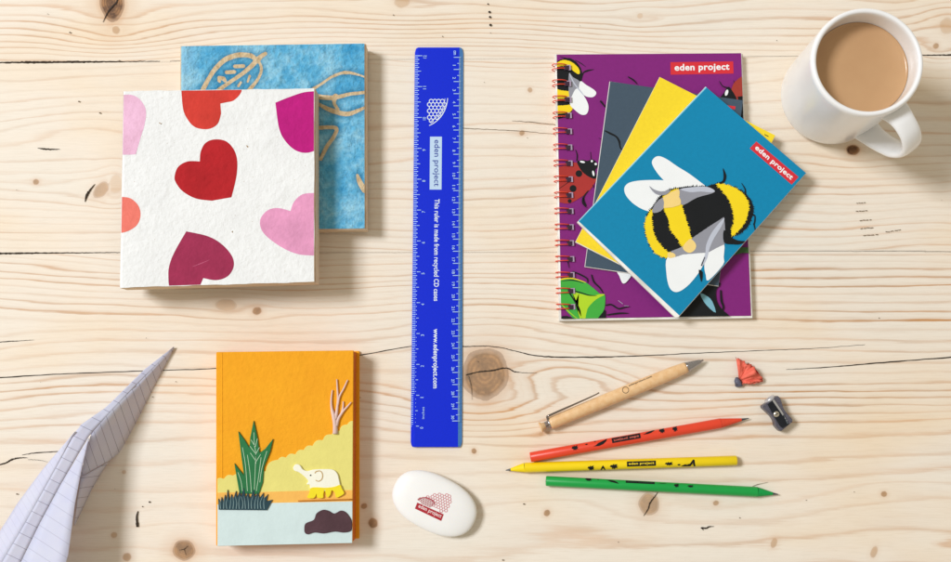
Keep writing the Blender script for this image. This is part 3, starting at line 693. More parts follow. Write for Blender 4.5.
# ================================================================== SPIRAL NOTEBOOK AND THE STACK
def red_label(b, z, corners, quad=None, name='eden project'):
    ar = Art(b, z, quad); ar.poly(corners, label_red)
    a, bb, c, d = [Vector(p) for p in corners]           # a top-left, bb top-right, c bottom-right, d bottom-left in reading order
    D = (c-d); L = D.length; D.normalize(); Hh = (a-d).length; Up = (a-d).normalized()
    o = d+D*L*.065+Up*Hh*.14
    ar.text('eden project', (o.x, o.y), (D.x, D.y), L*.87, Hh*.70, white_ink, .028)
def spiral():
    z1 = 7*MM
    root = thing('spiral_notebook', 'purple wire-bound notebook with insect pictures, under the three small notebooks', 'notebook', (652, 186))
    pur = M('purple_cover', (128, 32, 120), .45, .28, var=.035, vscale=300)
    quad = [(556.6, 54.6), (741.0, 53.2), (751.0, 315.8), (561.2, 318.8)]
    b = MB(); b.prism(quad, z1-.6*MM, z1, pur, pages)
    ar = Art(b, z1, quad)
    Cz = zt(550, 50, 9.37); Dz = zt(540, 40, 3.75); E = zt(550, 140, 8.03); G = zt(550, 260, 8.65); Hz = zt(670, 250, 7.49); I = zt(660, 50, 5.617)
    # bumble bee cut off by the spine
    ar.poly(jag(smooth(Cz((40, 190), (60, 115), (130, 80), (190, 80), (240, 108), (282, 160), (300, 215), (300, 270), (270, 330), (240, 400), (235, 460), (215, 540), (180, 600), (40, 620)), 4), .35, 1.0), black)
    ar.poly(jag(smooth(Cz((40, 145), (90, 105), (140, 95), (200, 112), (250, 152), (277, 195), (272, 226), (240, 212), (180, 168), (120, 150), (40, 160)), 3), .3, 1), bee_yellow)
    ar.poly(jag(smooth(Cz((40, 365), (110, 380), (200, 390), (240, 402), (225, 442), (150, 455), (40, 445)), 3), .3, 1), bee_yellow)
    ar.poly(jag(smooth(Cz((40, 530), (140, 520), (212, 515), (200, 570), (150, 592), (40, 590)), 3), .3, 1), bee_yellow)
    ar.poly(smooth(Cz((178, 218), (215, 255), (283, 300), (272, 372), (228, 470), (196, 498), (175, 390)), 3), wing_grey)
    ar.poly(smooth(Cz((285, 293), (340, 328), (415, 375), (433, 410), (400, 442), (340, 436), (300, 405), (272, 368)), 4), white_ink)
    ar.poly(smooth(Dz((140, 182), (168, 215), (182, 248), (176, 276), (155, 280), (130, 262), (112, 240), (122, 205)), 4), white_ink)
    ar.stroke(Cz((182, 222), (225, 310), (280, 380), (320, 430)), [.6, 1.4, 1.2, .4], wing_pale)
    ar.stroke(Cz((283, 290), (310, 218), (350, 195), (412, 182)), [2.6, 1.2, 1.8, .3], black)
    ar.stroke(Cz((235, 95), (290, 125), (335, 158)), [.4, .9, .3], black); ar.stroke(Cz((90, 60), (150, 78)), [.3, .9], black)
    # ladybird by the wire
    lady = M('ink_ladybird', (168, 44, 40), .45, var=.05)
    ar.poly(smooth(E((40, 225), (75, 215), (140, 200), (200, 180), (235, 200), (270, 262), (320, 300), (372, 308), (355, 352), (310, 412), (230, 472), (150, 510), (75, 500), (40, 490)), 4), lady)
    ar.poly(smooth(E((218, 175), (260, 160), (300, 168), (340, 155), (375, 180), (382, 212), (364, 242), (372, 300), (350, 312), (300, 287), (260, 256), (232, 215)), 4), black)
    for c, r in [((232, 270), 27), ((185, 390), 28), ((158, 490), 16)]: ar.disc(E(c)[0], r/8.03, black, up=False)
    ar.k += 1
    ar.stroke(E((60, 400), (130, 352), (170, 322)), .5, black)
    ar.disc(E((260, 176))[0], 2.6, white_ink, 1.0, .2); ar.disc(E((336, 170))[0], 1.1, white_ink); ar.disc(E((367, 193))[0], 1.2, white_ink); ar.disc(E((348, 268))[0], 1.0, white_ink, 2.8, -.2)
    ar.stroke(E((205, 78), (218, 120), (215, 168)), [.5, 1.1, 1.2], black); ar.stroke(E((325, 95), (330, 155)), .5, black)
    ar.stroke(E((308, 405), (268, 465), (290, 528)), [.6, 1.6, 1.3], black); ar.stroke(E((345, 360), (352, 385)), .7, black)
    # green beetle
    gr1 = M('ink_green', (62, 172, 60), .42, var=.05); gr2 = M('ink_lime', (176, 214, 34), .42, var=.03)
    ar.poly(smooth(G((60, 180), (95, 168), (150, 158), (220, 165), (300, 188), (380, 248), (430, 290), (470, 298), (478, 340), (470, 420), (440, 475), (400, 530), (240, 530), (170, 470), (120, 415), (60, 360)), 4), gr1)
    ar.poly(smooth(G((195, 290), (250, 290), (350, 312), (430, 295), (474, 300), (400, 340), (325, 420), (290, 530)), 3)+smooth(G((265, 530), (265, 440), (232, 372), (195, 291)), 3), gr2)
    ar.stroke(G((60, 176), (150, 158), (220, 165), (310, 195)), [1.2, 1.3, 1., .4], bee_yellow); ar.stroke(G((100, 182), (200, 175), (290, 200)), [.3, 1.2, .4], black)
    ar.stroke(G((165, 262), (250, 278), (340, 305), (405, 308)), [1.6, 1.2, 1, .3], black); ar.stroke(G((170, 288), (210, 350), (262, 450)), [1.4, 1.4, .5], black)
    ar.stroke(G((95, 375), (130, 415), (180, 462), (240, 510)), [.8, .9, .5], gr2)
    ar.poly(G((474, 430), (482, 440), (482, 500), (455, 520), (400, 520)), black)
    for s in [((195, 98), (260, 125), (320, 160), (325, 200)), ((358, 125), (380, 190), (430, 240), (460, 288)), ((480, 392), (530, 385), (590, 420), (640, 410), (690, 402)), ((490, 475), (600, 460), (680, 460)), ((150, 0), (165, 70))]:
        ar.stroke(G(*s), [1.0, 1.6, 1.4, .5], black)
    ar.poly(smooth(G((90, 492), (150, 484), (230, 520), (90, 520)), 2), black)
    ar.poly(smooth(G((578, 80), (600, 140), (620, 190), (636, 203), (662, 190), (706, 130), (705, 80)), 3), white_ink)
    ar.stroke(G((590, 350), (610, 365), (630, 380)), .35, wing_pale); ar.stroke(G((640, 395), (680, 398)), .25, wing_pale)
    # beetle below the blue notebook
    ar.poly(smooth(Hz((90, 530), (120, 430), (230, 320), (300, 240), (380, 250), (345, 300), (350, 380), (385, 440), (440, 490), (440, 530)), 3), black)
    ar.poly(smooth(Hz((226, 322), (285, 350), (318, 388), (344, 468), (300, 440), (252, 385)), 2), M('ink_pale_blue', (120, 178, 196), .45))
    ar.stroke(Hz((380, 300), (385, 380), (400, 430), (380, 470)), [1.5, 2.2, 1.8, 1], black)
    ar.poly(Hz((480, 40), (510, -20), (600, -20), (600, 22), (540, 22)), M('ink_dark_green', (52, 96, 44), .45))
    # ladybird top right
    ar.poly(smooth(I((398, 250), (408, 200), (428, 172), (470, 155), (475, 290), (430, 285)), 3), M('ink_rust', (160, 52, 42), .45)); ar.poly(smooth(I((340, 276), (360, 240), (382, 206), (405, 228), (430, 285)), 3), black)
    ar.disc(I((374, 240))[0], 1.5, white_ink, 3.2, .3); ar.stroke(I((333, 175), (352, 203), (388, 212)), [.5, 1, .6], black); ar.stroke(I((413, 170), (418, 185)), .5, black)
    ar.poly(I((436, 262), (475, 258), (475, 380), (455, 380)), black)
    ar.stroke(Dz((330, 138), (350, 150), (364, 166)), [1.1, 1.6, .5], black); ar.stroke(Dz((226, 228), (245, 252)), [1.9, 1.2], black); ar.stroke(Dz((220, 368), (232, 372)), .5, black)
    ar.stroke(zt(540, 180, 3.75)((160, 65), (160, 85), (172, 102)), [.6, 1.6, .8], black)
    # punched slots beside the wire, with a painted highlight along the right rim
    hole = M('slot_dark', (58, 36, 54), .9); hol2 = M('slot_highlight', (168, 150, 172), .8)
    ys = [67.4+i*15.95 for i in range(16)]
    for y in ys:
        x = 564.2+(y-60)*.0185
        ar.poly([(x+2, y-2.5), (x+6.3, y-2.7), (x+6.6, y+2.9), (x+4.2, y+2.9)], hol2, up=False)
    ar.k += 1
    for y in ys:
        x = 564.2+(y-60)*.0185
        ar.poly([(x-.6, y-1.7), (x+4.9, y-1.8), (x+5.0, y+2.6), (x-.5, y+2.7)], hole, up=False)
    b.obj('front_cover', root, bevel=0, weld=False)
    b = MB(); b.prism([(555.0, 54.9), (741.8, 53.8), (752.4, 317.9), (559.3, 320.9)], 1.2*MM, z1-.65*MM, pages); b.obj('page_block', root, bevel=.0002)
    b = MB(); b.prism([(554.4, 54.4), (742.0, 53.4), (752.8, 318.6), (558.8, 321.4)], .1*MM, 1.2*MM, M('back_board', (226, 224, 220), .8)); b.obj('back_cover', root)
    b = MB(); red_label(b, z1+.00008, [(670.4, 62.2), (733.2, 61.4), (733.6, 73.6), (670.6, 74.8)]); b.obj('name_label', root, weld=False)
    # twin wire loops
    wire = M('red_wire', (222, 66, 38), .35, .5, var=.05, coat=.3)
    for y in ys:
        b = MB()
        for dy in (-1.5, 1.8):
            xc = 559.6+(y-60)*.0185; c = U(xc, y+dy, 4.9*MM); pts = []
            for k in range(25):
                a = math.radians(-20+k*13.2)
                pts.append(Vector((c.x+6.0*MM*math.cos(a), c.y+(.0006*math.sin(a*.5) if dy < 0 else -.0006*math.sin(a*.5)), c.z+4.4*MM*math.sin(a))))
            tube(b, pts, .00042, wire, 8)
        q = [U(559.6+(y-60)*.0185, y+dd, 0) for dd in (-1.5, 1.8)]
        e = [Vector((p.x+6.0*MM*math.cos(math.radians(-20)), p.y, 4.9*MM-4.4*MM*math.sin(math.radians(20)))) for p in q]
        tube(b, e, .00042, wire, 8)
        b.obj('wire_loop', root, weld=False)
spiral()

def booklet(name, label, quad, z0, z1, rgb, pagequad, art=None, spinem=None, grp='small stapled notebooks in the fanned stack'):
    cx = sum(p[0] for p in quad)/4; cy = sum(p[1] for p in quad)/4
    root = thing('notebook', label, 'notebook', (cx, cy), z0, grp)
    m = M(name+'_cover', rgb, .45, .28, var=.04, vscale=400)
    b = MB(); b.prism(quad, z1-.35*MM, z1, m, spinem or m)
    if art: art(Art(b, z1, quad), m)
    b.obj('front_cover', root, weld=False)
    b = MB(); b.prism(pagequad, z0+.35*MM, z1-.37*MM, pages); b.obj('page_block', root, bevel=.0002)
    b = MB(); b.prism(pagequad, z0, z0+.35*MM, m); b.obj('back_cover', root)
    return root, m
def gray_art(ar, m):
    D = zt(540, 40, 3.75)
    ar.stroke(D((243, 340), (262, 350), (285, 362), (297, 380), (302, 405), (318, 420)), [1.2, 2.0, 1.8, 2.2, 1.4, .6], black)
    ar.poly([(722, 104.5), (735.5, 106.5), (735, 109.5), (722, 107.5)], label_red)
g = booklet('slate', 'slate grey notebook at the bottom of the fanned three, only its left side showing', [(610.2, 81.6), (743.0, 100.4), (718.5, 285.8), (585.2, 266.4)], 7.2*MM, 9.8*MM, (66, 84, 100), [(609.6, 81.4), (742.8, 100.6), (718.6, 286.4), (584.6, 267.0)], gray_art)
yl = booklet('yellow', 'bright yellow notebook between the grey one and the teal bee one', [(659.8, 77.2), (775.2, 135.4), (691.8, 300.6), (575.8, 241.6)], 9.9*MM, 12.8*MM, (250, 214, 44), [(659.6, 77.0), (775.4, 135.6), (691.8, 301.2), (575.2, 242.2)], lambda ar, m: ar.stroke([(764.5, 134.5), (768.5, 136.6)], .8, black, sm=False))
TQ = [(705.9, 86.9), (806.0, 173.0), (679.4, 315.4), (578.4, 221.0)]
def teal_art(ar, m):
    Fz = zt(640, 140, 3.515); A = zt(640, 140, 7.023); B = zt(640, 210, 7.023)
    ar.stroke([(579.0, 220.6), (706.3, 87.0)], 1.5, M('cover_fold_cyan', (120, 200, 224), .5), sm=False)
    ar.poly(smooth([(624.2, 189.5), (626, 185), (632, 181.8), (645, 180.2), (665, 180.4), (680, 184), (700, 190), (690, 200), (655, 212), (648, 211.2), (640, 208), (632, 202.5), (626, 195.5)], 4), white_ink)
    ar.poly(smooth(Fz((42, 82), (50, 63), (68, 57), (95, 68), (130, 92), (175, 120), (228, 160), (232, 166), (180, 167), (120, 172), (88, 146), (60, 115)), 4), white_ink)
    body = smooth(Fz((235, 162), (275, 152), (312, 159), (347, 173), (377, 196), (396, 226), (398, 255), (386, 292), (364, 320), (330, 338), (300, 352), (230, 392), (170, 400), (120, 408), (95, 415), (60, 402), (38, 376), (23, 340), (17, 300), (24, 265), (44, 234), (78, 190), (112, 172), (170, 163)), 4)
    ar.poly(jag(body, 1.2, 1.8), black)
    ar.poly(jag(smooth(Fz((270, 153), (311, 160), (345, 175), (369, 197), (381, 226), (379, 260), (363, 298), (326, 336), (322, 318), (331, 284), (326, 242), (311, 207), (291, 180)), 4), 1.15, 1.8), bee_yellow)
    ar.poly(jag(smooth(Fz((82, 197), (135, 172), (141, 202), (148, 236), (165, 290), (181, 345), (203, 378), (195, 394), (170, 397), (148, 372), (130, 345), (108, 315), (100, 280), (85, 240)), 3), 1.15, 1.8), bee_yellow)
    ar.poly(jag(smooth(Fz((46, 243), (40, 275), (46, 320), (61, 355), (92, 390), (125, 404), (98, 414), (60, 401), (38, 374), (24, 340), (18, 300), (25, 268)), 3), 1.15, 1.8), bee_yellow)
    # lower pair of wings
    ar.poly(smooth(Fz((97, 412), (93, 470), (103, 517), (122, 534), (147, 528), (180, 500), (214, 455), (228, 420), (236, 385), (160, 394)), 4), white_ink)
    ar.poly(smooth(B((590, 238), (588, 330), (583, 385), (480, 495), (462, 455), (452, 400), (462, 310), (530, 262)), 3), white_ink)
    ar.poly(jag(B((215, 292), (300, 258), (380, 188), (480, 120), (590, 50), (597, 130), (594, 240), (540, 265), (480, 298), (420, 302), (300, 312), (250, 330)), .25, 1), wing_grey)
    ar.poly(smooth(B((300, 262), (335, 215), (362, 205), (392, 240), (388, 275), (355, 300), (322, 292)), 3), bee_pale)
    ar.poly(smooth(B((195, 300), (230, 300), (250, 318), (240, 332), (200, 336)), 2), bee_pale)
    ar.poly(smooth(B((592, 56), (545, 105), (500, 165), (465, 245), (458, 310), (432, 372), (440, 395), (470, 340), (492, 260), (525, 190), (575, 110)), 3), wing_pale)
    ar.poly(smooth(A((275, 345), (380, 330), (470, 328), (524, 355), (505, 375), (400, 405), (310, 455), (285, 440), (270, 380)), 3), wing_grey)
    ar.poly(smooth(A((285, 345), (380, 330), (470, 330), (524, 355), (500, 368), (430, 362), (350, 366)), 3), wing_pale)
    ar.poly(jag(smooth(A((165, 400), (270, 345), (275, 400), (285, 455), (165, 478), (160, 430)), 2), .2, 1), bee_pale)
    ar.poly(smooth(A((85, 505), (105, 450), (160, 405), (165, 480), (120, 510)), 2), wing_grey)
    ar.poly(smooth(A((65, 322), (95, 345), (150, 362), (215, 352), (180, 385), (120, 382), (85, 355)), 3), wing_grey)
    ar.stroke(A((583, 200), (596, 250), (588, 288), (560, 305)), [.5, 2.8, 2.4, 1.8], black)
    ar.stroke(A((713, 303), (738, 345), (744, 388), (775, 425)), [.5, 1.3, 1.2, 2.2], black)
    ar.stroke(A((785, 520), (806, 532), (806, 570), (800, 590))+B((800, 100), (812, 152)), [1.2, 1.2, 1.4, 1.4, .8], black)
    ar.poly(smooth(B((590, 140), (640, 190), (690, 214), (745, 220), (700, 240), (650, 240), (590, 228)), 3), black)
    ar.poly(smooth(B((412, 420), (440, 436), (432, 506), (420, 470)), 2), black)
    ar.stroke(B((455, 330), (430, 392)), [.6, .9], black)
tl = booklet('teal', 'teal notebook with a large bumblebee picture, topmost of the stack', TQ, 13*MM, 17*MM, (0, 132, 176), [(705.6, 86.6), (806.0, 173.4), (678.6, 317.2), (675.5, 317.6), (577.0, 222.2)], teal_art, M('teal_cover_edge', (110, 190, 212), .6))
b = MB(); red_label(b, 17*MM+.0012*0+.0011, [(756.4, 141.5), (798.6, 177.0), (791.4, 184.6), (750.0, 148.3)]) if False else red_label(b, 17*MM+.00006, [(756.4, 141.5), (798.6, 177.0), (791.6, 184.6), (749.8, 148.4)])
b.obj('name_label', tl[0], weld=False)

# ================================================================== MUG AND COFFEE
def mug():
    base = U(827.2, 98.8, 0)
    root = thing('mug', 'white ceramic mug of milky coffee with its handle towards the bottom right', 'mug', (828, 98.5))
    cer = M('white_glazed_ceramic', (240, 241, 242), .22, .5, var=.01, coat=.5)
    ro = 37.6; h = 95
    prof = [(0, 1.2), (26, 1.2), (28, 0.2), (31, .2), (33.0, 1.6), (35.6, 4.4), (36.9, 8.5), (37.3, 14), (37.6, 50), (37.8, 80), (37.9, 91), (37.6, 93.8), (36.8, 95.3), (35.6, 95.6), (34.5, 95.0), (33.9, 93.4), (33.6, 90), (33.2, 75), (32.8, 40), (32, 12), (28, 7), (0, 6)]
    pr = smooth(prof, 3, False)
    pr = [(q[0]*1.035, q[1]) for q in pr]
    def lm(mb, pr, m, seg=96):
        vs = [Vector((base.x+r*MM*math.cos(2*math.pi*k/seg), base.y+r*MM*math.sin(2*math.pi*k/seg), z*MM)) for r, z in pr for k in range(seg)]
        n = len(pr); mb.add(vs, [[i*seg+k, i*seg+(k+1) % seg, (i+1)*seg+(k+1) % seg, (i+1)*seg+k] for i in range(n-1) for k in range(seg)], m, True)
    b = MB(); lm(b, pr, cer); b.obj('mug_body', root)
    # ribbon handle
    az = math.radians(-54); d = Vector((math.cos(az), math.sin(az), 0)); s = Vector((-d.y, d.x, 0))
    path = smooth([(37, 80), (43, 81.5), (50, 81), (59, 77), (65.5, 68), (66.5, 56), (62.5, 43), (54, 32), (45.5, 25), (37, 21)], 6, False)
    wid = [11, 9.4, 8.4, 8.0, 8, 8, 8.2, 8.4, 8.6, 9.2, 11]; b = MB(); rings = []; seg = 20; n = len(path)
    for i, (r, z) in enumerate(path):
        q0, q1 = path[max(i-1, 0)], path[min(i+1, n-1)]; t = Vector((q1[0]-q0[0], q1[1]-q0[1])).normalized(); nn = Vector((-t.y, t.x))
        w = np.interp(i/(n-1), np.linspace(0, 1, len(wid)), wid); th = 3.1
        for k in range(seg):
            a = 2*math.pi*k/seg; ca, sa = math.cos(a), math.sin(a)
            u = w*abs(ca)**.8*(1 if ca > 0 else -1); v = th*abs(sa)**.8*(1 if sa > 0 else -1)
            rr, zz = r+nn.x*v, z+nn.y*v
            rings.append(base+d*rr*MM+s*u*MM+Vector((0, 0, zz*MM)))
    b.add(rings, [[i*seg+k, i*seg+(k+1) % seg, (i+1)*seg+(k+1) % seg, (i+1)*seg+k] for i in range(n-1) for k in range(seg)], cer, True)
    b.obj('handle', root)
    # coffee
    b = MB(); t = NT('milky_coffee'); p = t.pos(); nz = t.noise(p, 30, 3, .5)
    t.link(t.ramp(nz, [(.3, col(188, 148, 108)), (.7, col(195, 156, 115))]), t.b.inputs['Base Color']); t.b.inputs['Roughness'].default_value = .18; t.b.inputs['Specular IOR Level'].default_value = .35
    seg = 96; vs = []
    pf = [(0, 77), (15, 77), (29*1.035, 77), (31.6*1.035, 77.1), (32.6*1.035, 77.7), (33.05*1.035, 78.4)]
    for r, z in pf: vs += [Vector((base.x+r*MM*math.cos(2*math.pi*k/seg), base.y+r*MM*math.sin(2*math.pi*k/seg), z*MM)) for k in range(seg)]
    b.add(vs, [[i*seg+k, i*seg+(k+1) % seg, (i+1)*seg+(k+1) % seg, (i+1)*seg+k] for i in range(len(pf)-1) for k in range(seg)], t.m, True)
    lo = [Vector((v.x, v.y, 60*MM)) for v in vs[-seg:]]; lo = [Vector((base.x+(v.x-base.x)*.985, base.y+(v.y-base.y)*.985, v.z)) for v in lo]
    b.add(vs[-seg:]+lo, [[(k+1) % seg, k, seg+k, seg+(k+1) % seg] for k in range(seg)], t.m, True)
    o = b.obj('coffee', None); o['label'] = 'pool of milky brown coffee filling the white mug'; o['category'] = 'coffee'; o['kind'] = 'thing'
mug()

# ================================================================== PEN
def axis_pts(A, B, z): return U(A[0], A[1], z), U(B[0], B[1], z)
def cyl_decal(A, B, r, zc, extra=.00006):
    a, b = axis_pts(A, B, zc); d = (b-a).normalized(); n = Vector((-d.y, d.x, 0))
    def fn(x, y, off):
        z = zc+r
        for _ in range(5):
            p = U(x, y, z); s = (p-a).dot(n); s = max(-r*.97, min(r*.97, s)); z = zc+math.sqrt(r*r-s*s)
        p = U(x, y, z); v = Vector((0, 0, 0)); q = (p-a).dot(n); foot = p-n*q; foot.z = zc
        w = (Vector((p.x, p.y, z))-foot).normalized()
        return foot+w*(r+off+extra)
    return fn
def pen():
    r = 5.0*MM; zc = 5.05*MM; A, B = (549.5, 423.6), (686.5, 367.2)
    root = thing('ballpoint_pen', 'light wooden ballpoint pen with metal tip and clip', 'pen', (620, 394))
    t = NT('pen_beech'); p = t.pos((8, 90, 90), math.radians(0)); g = t.noise(t.pos((60, 60, 60)), 4, 4, .6)
    t.link(t.ramp(g, [(.3, col(222, 176, 122)), (.7, col(236, 200, 154))]), t.b.inputs['Base Color']); t.b.inputs['Roughness'].default_value = .42; t.b.inputs['Coat Weight'].default_value = .15
    wood = t.m; met = M('pen_metal', (170, 168, 170), .25, .5, metal=.9, var=.05); dark = M('clip_metal', (150, 140, 134), .18, .5, metal=1., var=.05)
    a, b_ = axis_pts(A, B, zc)
    b = MB(); lathe(b, a, b_, [(0, 0), (0, 3.9*MM), (.004, 4.5*MM), (.02, 4.75*MM), (.3, r), (.7, 5.1*MM), (.9, 4.8*MM), (.985, 4.25*MM), (1, 4.0*MM), (1, 0)], wood, 40); b.obj('barrel', root)
    t1, t2 = axis_pts((686.3, 367.3), (703.6, 359.9), zc)
    b = MB(); lathe(b, t1, t2, [(0, 0), (0, 3.9*MM), (.06, 3.95*MM), (.1, 3.7*MM), (.75, 1.7*MM), (.84, 1.2*MM), (.86, .8*MM), (.98, .65*MM), (1, 0)], met, 32); b.obj('metal_tip', root)
    c1, c2 = axis_pts((545.3, 425.4), (550.4, 423.2), zc)
    b = MB(); lathe(b, c1, c2, [(0, 0), (0, 2.6*MM), (.6, 2.6*MM), (.61, 4.2*MM), (.9, 4.3*MM), (1, 3.9*MM), (1, 0)], met, 28); b.obj('metal_ring', root)
    c1, c2 = axis_pts((540.2, 427.6), (546.0, 425.1), zc)
    b = MB(); lathe(b, c1, c2, [(0, 0), (0, 3.6*MM), (.08, 4.3*MM), (.18, 4.2*MM), (.45, 2.8*MM), (1, 2.5*MM), (1, 0)], wood, 28); b.obj('push_button', root)
    b = MB(); z = 9.5*MM; P = [U(546.8, 416.6, z), U(549, 415.6, z), U(560, 410.6, z), U(575, 404, z), U(588, 398.2, z), U(596.5, 394.2, z-.0006), U(599.2, 392.6, z-.0002)]
    rads = [.9, .95, .85, .7, .6, .5, .55]; tube(b, P, [x*MM for x in rads], dark, 10)
    tube(b, [U(547.0, 416.8, z), U(548.8, 420.4, zc+.002), U(549.6, 423, zc)], [.0009, .0011, .0011], dark, 10); b.obj('clip', root)
    b = MB(); fn = cyl_decal(A, B, r*1.005, zc, .00012); ar = Art(b, 0, fn=fn); ink = M('pen_print', (84, 66, 52), .6)
    c = (625.6, 390.0)
    for rr in (3.1,): ar.stroke([(c[0]+rr*math.cos(2*math.pi*k/18), c[1]+rr*math.sin(2*math.pi*k/18)) for k in range(18)], .55, ink, sm=False, closed=True)
    ar.text('edenproject.com', (629.2, 387.0), (.924, -.382), 25, 2.1, ink, .02)
    b.obj('printed_logo', root, weld=False)
pen()

# ================================================================== PENCILS
def tri_text_to(ar, *a, **k): ar.text(*a, **k)
INSECT = [(-3, 0), (-2, -1.6), (-1.2, -1.0), (-.4, -2.2), (0, -1.2), (1, -1.6), (2.6, -1.9), (1.8, -.6), (3, -.2), (2.0, .4), (2.6, 1.6), (1.2, 1.0), (.3, 2.1), (-.2, 1.1), (-1.6, 1.8), (-1.4, .7)]
def pencil(label, rgb, butt, sho, tip, marks, boxc, boxL, boxH, textcol, flip=False, off=0.0):
    r = 3.75*MM; zc = 3.8*MM
    root = thing('pencil', label, 'pencil', ((butt[0]+tip[0])/2, (butt[1]+tip[1])/2), 0, 'plastic pencils in a loose row')
    nm = label.split()[0]
    m = M('pencil_'+nm, rgb, .36, .5, var=.04, vscale=60, coat=.12); lead = M('pencil_graphite', (62, 64, 72), .35, .5, var=.1)
    a, c = axis_pts(butt, sho, zc)
    b = MB(); lathe(b, a, c, [(0, 1.1*MM), (0, 3.2*MM), (.001, 3.5*MM), (.004, r), (.5, r), (.996, r), (1, r*.985)], m, 40); b.obj('barrel', root)
    L = (c-a).normalized()
    b = MB(); lathe(b, a-L*.0001, a+L*.004, [(0, 0), (0, 1.15*MM), (1, 1.15*MM)], lead, 20); b.obj('lead_core', root)
    t = U(tip[0], tip[1], zc*.8); f = .72; mid = c.lerp(t, f)
    m2 = M('pencil_cut_'+nm, tuple(int(x*.94+14) for x in rgb), .6, .3, var=.06, vscale=500, bump=.0002)
    b = MB(); lathe(b, c, mid, [(0, r*.985), (.05, r*.93), (1, r*(1-f)*.92+.0001)], m2, 40); b.obj('sharpened_cone', root)
    b = MB(); lathe(b, mid, t, [(0, r*(1-f)*.90), (.85, .00034), (1, 0)], lead, 20); b.obj('lead_point', root)
    fn = cyl_decal(butt, sho, r, zc, .00007)
    A = Vector(butt); D = (Vector(sho)-A).normalized()
    if D.x < 0: D = -D
    Dt = -D if flip else D
    N = Vector((D.y, -D.x))                                   # towards the top of the picture
    b = MB(); ar = Art(b, 0, fn=fn)
    for (x, y, sx, sy, kind) in marks:
        # silhouettes of small insects and leaves, split into slivers that bend round the barrel
        if kind == 'bug': shp = INSECT
        elif kind == 'leaf': shp = [(-4.6, 1.2), (-3, .6), (-1.5, -.6), (1, -1.4), (4.6, -2.6), (3.6, -.8), (1.6, .8), (-1, 1.6), (-3, 1.4)]
        elif kind == 'dash': shp = [(-1.4, -.3), (0, -.8), (1.3, -.4), (.6, .5), (-.6, .4)]
        elif kind == 'cone': shp = [(-2.6, 1.8), (-1.2, -.8), (0, -2.2), (1.2, -.8), (2.4, 1.8), (1, 1.0), (0, -.2), (-1, 1.0)]
        elif kind == 'hook': shp = [(-6, 1.8), (-3.4, .6), (-1.8, 1.0), (0, .2), (2.0, -2.4), (3.0, -2.2), (3.4, 2.2), (2.4, 2.2), (1.8, -.2), (.4, 1.9), (-2, 2.0)]
        c0 = Vector((x, y)); pts = [c0+D*px*sx*1.3-N*py*sy*1.35 for px, py in shp]
        # triangulate as a fan and subdivide so it follows the curve
        slices(ar, [(p.x, p.y) for p in pts], D, N, c0, black)
    ar.k += 1
    c0 = Vector(boxc)
    q = [c0-D*boxL/2+N*boxH/2, c0+D*boxL/2+N*boxH/2, c0+D*boxL/2-N*boxH/2, c0-D*boxL/2-N*boxH/2]
    slices(ar, [(p.x, p.y) for p in q], D, N, c0, black); ar.k += 1
    up = N if not flip else -N
    o = c0-Dt*boxL*.44-up*boxH*.30
    ar.k += 2
    ar.text('eden project', (o.x, o.y), (Dt.x, Dt.y), boxL*.88, boxH*.62, M('pencil_text_'+nm, textcol, .5), .02)
    b.obj('printed_band', root, weld=False)
def slices(ar, poly, D, N, c0, m):
    ts = np.arange(-7.0, 7.01, .5)
    for i in range(len(ts)-1):
        t0, t1 = ts[i], ts[i+1]; big = 200
        q = [c0+D*-big+N*t0, c0+D*big+N*t0, c0+D*big+N*t1, c0+D*-big+N*t1]
        # concave silhouettes: clip the strip band against each triangle of a fan is avoided, Sutherland-Hodgman on a convex strip is enough
        p = clip(poly, [(v.x, v.y) for v in q])
        if len(p) >= 3:
            ar.poly(p, m, up=False)
pencil('red pencil pointing right, uppermost of the three pencils', (226, 66, 38), (530.3, 457.2), (720.5, 423.2), (749.5, 418.2),
       [(575, 448, .9, .9, 'bug'), (586.5, 444.5, .9, .7, 'dash'), (595, 441.5, .6, .5, 'dash'), (600.5, 443.5, 1.25, 1.0, 'leaf'), (649, 432.5, 1.1, .6, 'leaf'), (662, 430.8, .8, 1.0, 'bug'), (675, 429, .7, 1.0, 'bug')],
       (626.2, 438.2), 29, 4.8, (206, 96, 80), flip=True)
pencil('yellow pencil pointing left, between the red and green ones', (252, 212, 0), (736.6, 460.4), (524.5, 467.6), (505.3, 470.3),
       [(591, 468, .9, .9, 'bug'), (603, 468.2, .9, 1.0, 'cone'), (614, 466.5, 1.1, .9, 'bug'), (669, 463.8, 1.1, .7, 'bug'), (679, 464.8, 1.0, .9, 'dash'), (690, 463.2, 1.2, 1.1, 'hook')],
       (641.4, 463.6), 29, 5.0, (240, 214, 40), flip=False)
pencil('green pencil pointing right, lowest of the three pencils', (0, 158, 66), (545.8, 480.9), (757, 491.8), (778.6, 494.3),
       [(588.5, 479.6, .9, .6, 'bug'), (598, 479.7, .6, .4, 'dash'), (612.5, 481.4, 1.1, -.6, 'leaf'), (662, 483.6, .8, .15, 'leaf'), (676.5, 485.6, .7, .7, 'bug'), (690.5, 486.3, .8, .5, 'bug')],
       (640.2, 482.4), 29, 2.2, (20, 70, 50))

